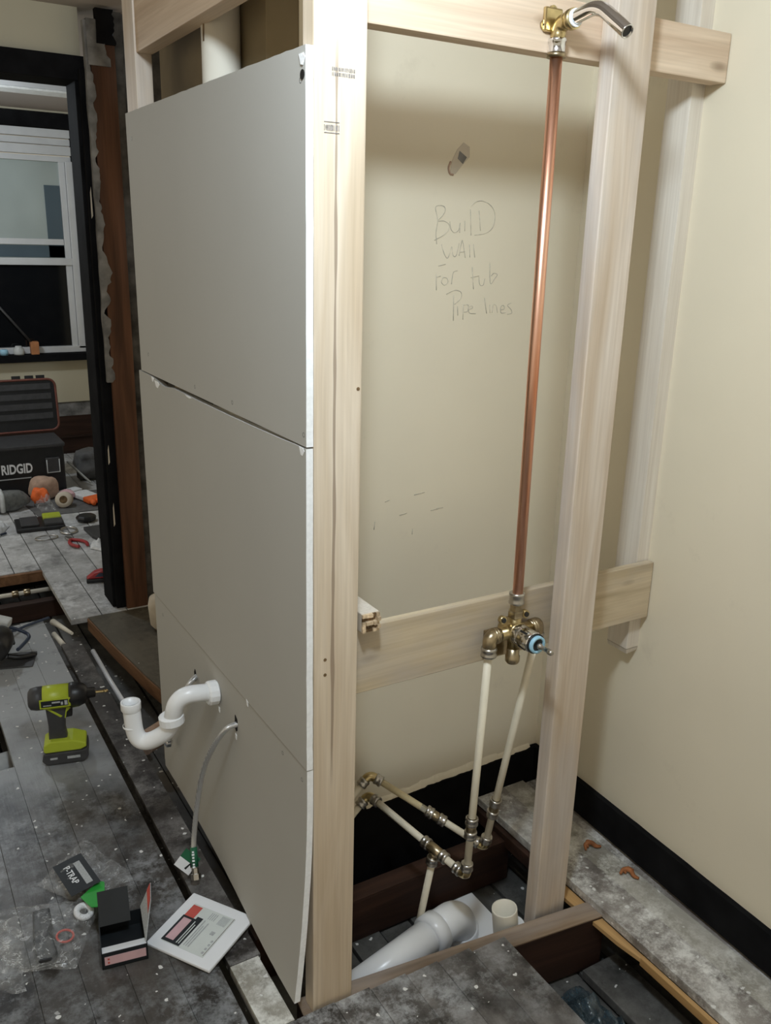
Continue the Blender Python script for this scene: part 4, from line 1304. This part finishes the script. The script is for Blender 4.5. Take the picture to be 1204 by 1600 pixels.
# printed label on the bag
LB = frame((0.274, 1.838, 0.038), (0.16, -0.99, -0.02), (0.80, 0.58, 0.10))
MB().box(-0.062, 0.060, -0.032, 0.038, 0, 0.0006, 0, LB).build('bag_label', 'black_print', Bg, og)
LT = Matrix.Translation((-og[0], -og[1], -og[2])) @ LB
text('label_lettering', 'P-TRAP', 0.021, 'white_card', Bg, LT @ Matrix.Translation((-0.006, -0.008, 0.0012)), 0.0002, 0.0003)
MB().box(-0.040, 0.046, 0.010, 0.025, 0.0006, 0.0012, 0, LB).build('label_band', 'grey_print', Bg, og)
MB().prism([(0.270, 1.765), (0.284, 1.722), (0.312, 1.710), (0.330, 1.790), (0.318, 1.800)], 0.002, Matrix.Translation((0, 0, 0.030))).build('green_card', 'green_print', Bg, og)
# pieces in the bag (own things)
b = MB()
b.prism([(-0.020, 0.085), (0.016, 0.085), (0.018, 0.030), (0.010, 0.010), (0.018, -0.015), (0.024, -0.060), (0.010, -0.078), (-0.016, -0.076), (-0.024, -0.03), (-0.022, 0.03)], 0.016)
o = b.build('black_wrench', 'black_plastic', None, (0, 0, 0), 0.004)
o.location = (0.178, 1.700, 0.004)
o.rotation_euler = (0, 0, -0.12)
tag(o, 'black plastic wrench inside the clear bag', 'wrench')
MB().prism([(-0.004, 0.040), (0.004, 0.044), (0.006, 0.004), (0.000, -0.012), (-0.006, 0.0)], 0.0008, Matrix.Translation((0, 0, 0.016))).build('slot', 'grey_plastic', o)
def torus(R0, r0, name, mat, loc, tilt, label, cat):
    pts = [(R0 * math.cos(a), R0 * math.sin(a), 0) for a in [2 * PI * k / 28 for k in range(29)]]
    o = MB().tube(pts, r0, 10, 0, False).build(name, mat)
    o.location = loc
    o.rotation_euler = tilt
    return tag(o, label, cat)
torus(0.0175, 0.0026, 'gasket_ring', 'red_print', (0.218, 1.684, 0.012), (0.1, 0.1, 0.3), 'thin red rubber ring in the clear bag', 'ring')
torus(0.0160, 0.0070, 'washer_ring', 'white_card', (0.270, 1.738, 0.013), (0.3, 0.1, 0.3), 'thick white plastic washer in the clear bag by the green card', 'washer')

# offcuts on the strip floor
for (x, y, a, lb) in ((1.462, 1.352, 0.5, 'rusty curled scrap on the right floor strip, nearer the stud'), (1.474, 1.228, -0.2, 'rusty curled scrap on the right floor strip, farther from the stud')):
    b = MB()
    b.tube(spline([(-0.022, 0.004, 0.005), (-0.008, 0.010, 0.010), (0.004, 0.0, 0.012), (0.006, -0.014, 0.006), (0.014, -0.024, 0.004)], 6), [0.003 + 0.003 * math.sin(PI * i / 24) for i in range(25)], 8)
    b.tube(spline([(-0.010, 0.004, 0.005), (0.004, 0.010, 0.011), (0.016, 0.004, 0.005)], 6), 0.0042, 8)
    o = b.build('wood_scrap', 'rust')
    o.location = (x, y, 0.001)
    o.rotation_euler = (0, 0, a)
    tag(o, lb, 'scrap', 'scraps on the floor strip')

# split lath under the strip edge
t = thing('split_lath', 'splintered yellow lath under the edge of the right floor strip', 'lath', (1.322, 1.2, -0.03))
MB().prism([(1.318, 1.335), (1.300, 1.300), (1.312, 1.10), (1.325, 1.02), (1.334, 1.02), (1.334, 1.335)], 0.010, Matrix.Translation((0, 0, -0.036))).build('lath', 'fresh_split', t, (1.322, 1.2, -0.03))
MB().box(1.322, 1.334, 0.46, 1.04, -0.045, -0.024).build('lath', 'fresh_split', t, (1.322, 1.2, -0.03), 0.002)
MB().box(1.318, 1.334, 1.335, 1.66, -0.060, -0.024).build('dark_lath', 'old_wood_x', t, (1.322, 1.2, -0.03), 0.002)

# things down in the right hole
t = thing('dark_bag', 'shiny dark plastic bag down in the right floor hole', 'bag', (1.23, 1.08, -0.2))
crumple('bag_film', [(1.13, 1.15), (1.09, 0.86), (1.26, 0.84), (1.25, 1.14)], 0.06, 'film_dark', 2.2, t, 30, 34, -0.160, (1.23, 1.08, -0.2))
o = MB().box(1.275, 1.385, 0.5, 1.16, -0.164, -0.140).build('loose_plank', 'floor_low', None, (1.3, 0.9, -0.164), 0.003)
tag(o, 'loose grey plank lying at the bottom of the right floor hole', 'plank')

# gap on the left: conduit and old pipes under the floor
o = MB().tube([(0.612, 3.16, -0.03), (0.616, 2.95, -0.045), (0.622, 2.62, -0.05)], 0.0085, 12).build('conduit', 'pvc', None, (0.615, 2.9, -0.05))
tag(o, 'thin grey conduit lying in the dark gap behind the partition', 'conduit')
o = MB().tube([(0.615, 2.50, -0.075), (0.82, 2.60, -0.065)], 0.038, 20).build('old_drain', 'tan', None, (0.7, 2.54, -0.07))
tag(o, 'old beige drain pipe under the floor behind the sink trap', 'pipe')
b = MB()
b.lathe([(0.045, 0), (0.060, 0.02), (0.066, 0.10), (0.060, 0.13), (0.03, 0.145)], (0, 0, 0), (0, 0, 1), 24)
o = b.build('plaster_bag', 'beige')
o.location = (0.905, 3.18, 0.0)
tag(o, 'rounded beige bag behind the far end of the drywall', 'bag')

# pipes in the doorway gap
o = MB().tube([(0.05, 3.955, -0.06), (0.35, 3.952, -0.058), (0.66, 3.948, -0.058)], 0.010, 12).build('water_pipe', 'pvc_cream', None, (0.3, 3.95, -0.06))
tag(o, 'long white water pipe crossing the floor gap in the doorway', 'pipe')
for i, x in enumerate((0.45, 0.50)):
    MB().lathe([(0.014, -0.014), (0.0165, -0.010), (0.0165, 0.010), (0.014, 0.014)], (x, 3.951, -0.058), (1, 0, 0), 14).build('pipe_fitting', 'brass_dull', o, (0.3, 3.95, -0.06))
o = MB().tube([(0.525, 3.47, -0.015), (0.566, 3.30, -0.005)], [0.013, 0.006], 12).build('pipe_offcut', 'pvc_cream', None, (0.54, 3.4, -0.01))
tag(o, 'tapered white pipe offcut at the end of the left floorboards', 'pipe')
o = MB().tube([(0.508, 3.36, -0.02), (0.520, 3.24, -0.018)], 0.010, 12).build('pipe_offcut', 'pvc_cream', None, (0.51, 3.3, -0.02))
tag(o, 'stubby white pipe offcut beside the black floor slot', 'pipe')

# ================================================================== NEXT ROOM CLUTTER
TB = thing('toolbox', 'large black toolbox with its lid open in the next room', 'toolbox', (0.60, 5.30, 0.0))
MB().box(-0.32, 0.355, 0.0, 0.30, 0.0, 0.315).build('box_body', 'black_plastic', TB, (0, 0, 0), 0.015, 3)
MB().box(-0.33, 0.362, -0.006, 0.31, 0.295, 0.318).build('rim', 'grey_plastic', TB, (0, 0, 0), 0.006)
def rrect(x0, x1, z0, z1, r, n=6):
    pts = []
    for cx, cz, a0 in ((x1 - r, z0 + r, -PI / 2), (x1 - r, z1 - r, 0), (x0 + r, z1 - r, PI / 2), (x0 + r, z0 + r, PI)):
        for k in range(n + 1):
            a = a0 + PI / 2 * k / n
            pts.append((cx + r * math.cos(a), cz + r * math.sin(a)))
    return pts
Fl = frame((0, 0.33, 0), (1, 0, 0), (0, 0.10, 1))
MB().prism(rrect(-0.33, 0.405, 0.32, 0.645, 0.045), -0.05, Fl).build('lid', 'black_plastic', TB)
MB().tube([Fl @ Vector((x, z, 0.004)) for x, z in rrect(-0.33, 0.405, 0.325, 0.640, 0.045) + [rrect(-0.33, 0.405, 0.325, 0.640, 0.045)[0]]], 0.007, 8, 0, False).build('lid_trim', 'trim_red', TB)
for z in (0.40, 0.46, 0.52, 0.58):
    MB().box(-0.28, 0.375, 0.003, 0.010, 0, 0.035, 0, Fl @ Matrix.Translation((0, z, 0)) @ Matrix.Rotation(-PI / 2, 4, 'X') @ Matrix.Translation((0, -0.012, 0))).build('lid_rib', 'grey_plastic', TB)
for x in (0.16, 0.235, 0.30):
    MB().box(x, x + 0.05, -0.004, 0.02, 0.0, 0.012, 0, Fl @ Matrix.Translation((0, 0.645, -0.02))).build('hinge_tab', 'black_plastic', TB)
text('lettering', 'RIDGID', 0.078, 'white_card', TB, frame((0.086, -0.002, 0.180), (1, 0, 0), (0, 0, 1)) @ Matrix.Diagonal((0.66, 1, 1, 1)), 0.001, 0.0022)
MB().box(-0.02, 0.16, -0.002, 0.0, 0.122, 0.128).build('lettering_line', 'grey_print', TB)
Lt = MB().box(0.245, 0.325, -0.020, 0.0, 0.140, 0.235).build('latch', 'grey_plastic', TB, (0, 0, 0), 0.006)
MB().tube([(0.250, -0.022, 0.225), (0.250, -0.022, 0.148), (0.320, -0.022, 0.148), (0.320, -0.022, 0.225)], 0.003, 6).build('latch_wire', 'silver_band', Lt)

o = MB().prism([(0.69, 5.15), (0.72, 4.90), (1.095, 4.88), (1.20, 5.30), (0.72, 5.34)], 0.004).build('floor_mat', 'mat_grey', None)
tag(o, 'dark grey mat on the floor in front of the toolbox', 'mat')
# grey pouch with reflective bands
t = thing('tool_pouch', 'grey fabric pouch with two pale bands in front of the toolbox', 'pouch', (0.555, 5.09, 0.0), 0.12)
def lump(name, sx, sy, sz, mat, par, off=(0, 0, 0), seed=0.0, amp=0.15, org=(0, 0, 0)):
    bm = bmesh.new()
    bmesh.ops.create_icosphere(bm, subdivisions=3, radius=1.0)
    vs = []
    for v in bm.verts:
        p = v.co
        k = 1 + amp * noise.noise((p.x * 1.7 + seed, p.y * 1.7, p.z * 1.7))
        q = Vector((math.copysign(abs(p.x) ** 0.8, p.x) * sx, math.copysign(abs(p.y) ** 0.8, p.y) * sy, math.copysign(abs(p.z) ** 0.8, p.z) * sz)) * k
        q.z = max(q.z + sz * 0.9, 0.001)
        vs.append(q + Vector(off))
    fs = [[v.index for v in f.verts] for f in bm.faces]
    bm.free()
    m = MB().add(vs, fs, 0, True)
    return m.build(name, mat, par, org)
lump('pouch_body', 0.15, 0.060, 0.062, 'grey_fabric', t, (0, 0, 0), 2.0)
for x in (-0.055, -0.005):
    MB().tube(spline([(x, -0.060, 0.014), (x, -0.066, 0.055), (x + 0.004, -0.050, 0.100), (x + 0.006, 0.0, 0.122)], 5), 0.014, 6).build('reflective_band', 'silver_band', t)
# bag with orange piece
t = thing('clear_pouch', 'crumpled clear bag with orange contents in front of the toolbox', 'bag', (0.77, 5.08, 0.0))
lump('orange_piece', 0.045, 0.035, 0.045, 'orange', t, (0.0, 0.03, 0.02), 5.0, 0.4)
crumple('bag_film', [(0.735, 5.16), (0.745, 4.97), (0.83, 4.96), (0.825, 5.16)], 0.06, 'film', 6.1, t, 24, 24, 0.006, (0.77, 5.08, 0))
o = lump('paper_sack', 0.085, 0.05, 0.075, 'tan', None, (0, 0, 0), 9.0, 0.15)
o.location = (0.815, 5.240, 0.0)
tag(o, 'rounded tan paper sack leaning on the toolbox front', 'sack')
t = thing('tape_roll', 'roll of pale tape lying on its side before the toolbox', 'tape roll', (0.885, 5.03, 0.045))
MB().lathe([(0.022, 0.035), (0.045, 0.035), (0.045, -0.035), (0.022, -0.035)], (0, 0, 0), (-0.30, -0.92, 0.25), 26, 0, True, False).build('tape', 'beige', t)
MB().lathe([(0.0225, 0.032), (0.0225, -0.032)], (0, 0, 0), (-0.30, -0.92, 0.25), 22).build('core', 'dark_split', t)
def glove(label, loc, rz, orange_first=True, s=1.0, seed=0):
    t = thing('work_glove', label, 'glove', loc, rz, 'white and orange work gloves')
    cuff = [(-0.040 * s, 0.0), (0.040 * s, 0.0), (0.046 * s, 0.115 * s), (0.010 * s, 0.125 * s), (-0.040 * s, 0.115 * s)]
    MB().prism(cuff, 0.028, Matrix.Translation((0, 0, 0.004))).build('cuff', 'white_cloth', t, (0, 0, 0), 0.009, 3)
    MB().prism([(-0.05 * s, -0.055 * s), (0.045 * s, -0.055 * s), (0.045 * s, 0.01), (-0.044 * s, 0.01)], 0.030, Matrix.Translation((0, 0, 0.003))).build('palm', 'orange', t, (0, 0, 0), 0.010, 3)
    for i in range(4):
        x = (-0.038 + 0.026 * i) * s
        L = (0.045, 0.06, 0.055, 0.04)[i] * s
        MB().tube(spline([(x, -0.045 * s, 0.018), (x + 0.002, -0.045 * s - L * 0.5, 0.022), (x + 0.006 * (i - 1), -0.045 * s - L, 0.012)], 5), [0.0125 * s] * 9 + [0.010 * s, 0.006 * s], 10).build('finger', 'orange', t)
    MB().tube(spline([(0.042 * s, -0.02 * s, 0.016), (0.066 * s, -0.035 * s, 0.018), (0.075 * s, -0.062 * s, 0.012)], 5), [0.0125 * s] * 9 + [0.010 * s, 0.006 * s], 10).build('thumb', 'orange', t)
    return t
glove('white-cuffed orange work glove at the right end of the dark mat', (1.045, 5.07, 0.006), 0.35, True, 1.2)
t = thing('work_glove', 'folded white work glove cuff with a dark print behind the tape roll', 'glove', (0.960, 5.250, 0.006), -1.0, 'white and orange work gloves')
MB().prism([(-0.035, -0.09), (0.035, -0.09), (0.045, 0.06), (-0.030, 0.07)], 0.034).build('cuff', 'white_cloth', t, (0, 0, 0), 0.010, 3)
MB().box(-0.016, 0.012, -0.03, 0.0, 0.034, 0.0348).build('print_mark', 'black_print', t, (0, 0, 0), 0.0002)
lump('pink_fold', 0.05, 0.028, 0.026, 'pink_print', t, (0.04, -0.06, 0.0), 4.0, 0.3)

# battery pack in blister
t = thing('battery_pack', 'black blister tray holding a lime green battery on the pale floor', 'battery', (0.712, 4.735, 0.0), -0.08)
MB().box(-0.135, 0.105, -0.10, 0.10, 0.0, 0.022).build('tray', 'black_plastic', t, (0, 0, 0), 0.006)
MB().box(-0.11, -0.02, -0.075, 0.075, 0.022, 0.035).build('tray_block', 'grey_plastic', t, (0, 0, 0), 0.005)
MB().box(0.005, 0.098, 0.0, 0.085, 0.020, 0.045).build('battery_top', 'lime', t, (0, 0, 0), 0.008)
MB().box(0.005, 0.098, -0.085, 0.0, 0.018, 0.038).build('battery_base', 'grey_plastic', t, (0, 0, 0), 0.006)
# black knob, black wedge pouch, pliers, coil, paper, stapler
o = MB().lathe([(0.030, 0), (0.052, 0.008), (0.056, 0.022), (0.045, 0.034), (0.02, 0.038)], (0, 0, 0), (0, 0, 1), 9, 0, False).build('star_knob', 'black_plastic', None, (0, 0, 0), 0.004)
o.location = (0.935, 4.715, 0.0)
tag(o, 'black lobed knob on the pale floor near the doorway', 'knob')
o = MB().prism([(0.885, 4.56), (0.895, 4.40), (0.915, 4.345), (1.00, 4.43), (0.985, 4.56)], 0.02).build('wedge_pouch', 'grey_plastic', None, (0, 0, 0), 0.006)
tag(o, 'dark grey triangular pouch next to the lobed knob', 'pouch')
t = thing('pliers', 'red-handled pliers lying on the pale floor', 'pliers', (0.803, 4.36, 0.008), 0.25)
for s in (-1, 1):
    MB().tube(spline([(0.004 * s, 0.05, 0), (0.030 * s, 0.0, 0.002), (0.034 * s, -0.05, 0.004), (0.022 * s, -0.085, 0.004)], 6), 0.0085, 10).build('handle', 'red_plastic', t)
MB().prism([(-0.012, 0.045), (0.012, 0.045), (0.016, 0.065), (0.008, 0.105), (-0.008, 0.105), (-0.016, 0.065)], 0.014, Matrix.Translation((0, 0, -0.006))).build('jaws', 'steel_ring', t, (0, 0, 0), 0.003)
o = torus(0.040, 0.006, 'wire_coil', 'steel_ring', (0.812, 4.565, 0.008), (0.05, 0, 0), 'small grey coil of wire beside the battery tray', 'wire')
o.scale = (1, 1.25, 1)
o = torus(0.045, 0.0035, 'wire_coil', 'steel_ring', (0.690, 4.50, 0.006), (0.05, 0, 0), 'thin loose wire loop in front of the battery tray', 'wire')
o.scale = (1.2, 0.7, 1)
t = thing('paper_sheet', 'crumpled white paper on the pale floor by the doorway jamb', 'paper', (0.88, 4.25, 0.0))
crumple('paper', [(0.87, 4.33), (0.85, 4.24), (0.93, 4.14), (1.00, 4.33)], 0.025, 'white_cloth', 3.0, t, 16, 16, 0.003, (0.88, 4.25, 0))
t = thing('paper_sheet', 'crumpled white plastic sheet at the left edge of the pale floor', 'paper', (0.51, 4.73, 0.0))
crumple('paper', [(0.40, 4.86), (0.38, 4.60), (0.48, 4.62), (0.56, 4.80)], 0.05, 'white_cloth', 7.0, t, 20, 20, 0.003, (0.51, 4.73, 0))
MB().tube([(0.41, 4.60, 0.008), (0.52, 4.66, 0.008)], 0.006, 8).build('blue_edge', 'navy', t, (0.51, 4.73, 0))
t = thing('staple_gun', 'red and black staple gun on the floor at the doorway jamb', 'staple gun', (0.80, 3.80, 0.0), -0.22)
MB().box(-0.065, 0.075, -0.028, 0.028, 0.0, 0.018).build('base', 'black_plastic', t, (0, 0, 0), 0.004)
MB().prism([(-0.065, 0.018), (0.075, 0.018), (0.075, 0.050), (0.0, 0.052), (-0.030, 0.045)], 0.044, frame((0, 0.022, 0), (1, 0, 0), (0, 0, 1))).build('body', 'red_plastic', t, (0, 0, 0), 0.005)
MB().prism([(-0.030, 0.026), (0.065, 0.026), (0.060, 0.042), (-0.010, 0.044)], 0.048, frame((0, 0.024, 0), (1, 0, 0), (0, 0, 1))).build('grip', 'navy', t, (0, 0, 0), 0.002)
MB().box(0.045, 0.060, -0.026, 0.026, 0.030, 0.054).build('chrome_tip', 'white_card', t, (0, 0, 0), 0.003)
# clutter right of the toolbox
o = MB().tube([(1.02, 5.58, 0.13), (1.12, 5.42, 0.02)], 0.007, 8).build('metal_rod', 'silver_band', None, (1.07, 5.5, 0.05))
tag(o, 'pale metal rod leaning to the right of the toolbox', 'rod')
o = lump('dark_bag', 0.13, 0.11, 0.10, 'mat_grey', None, (0, 0, 0), 14.0, 0.5)
o.location = (1.20, 5.62, 0.0)
tag(o, 'dark crumpled bag on the floor right of the toolbox', 'bag')
# on the sill
t = thing('hammer', 'hammer with a reddish wood block standing on the window sill', 'hammer', (1.005, 6.31, 0.715))
MB().box(-0.026, 0.026, -0.030, 0.030, 0.0, 0.085).build('block', 'wood_handle', t, (0, 0, 0), 0.005)
MB().tube([(-0.01, 0, 0.07), (-0.26, -0.01, 0.40)], 0.0075, 10).build('rod', 'grey_plastic', t)
o = MB().lathe([(0.032, 0), (0.034, 0.01), (0.034, 0.035), (0.022, 0.050), (0.020, 0.058)], (0, 0, 0), (0, 0, 1), 20).build('paint_jar', 'silver_band')
o.location = (0.905, 6.315, 0.715)
tag(o, 'small grey jar on the window sill beside the reddish block', 'jar')
o = MB().lathe([(0.025, 0), (0.026, 0.03), (0.020, 0.038)], (0, 0, 0), (0, 0, 1), 18).build('blue_cap', 'blue_ring')
o.location = (0.812, 6.315, 0.715)
tag(o, 'small blue cap at the left end of the window sill', 'cap')
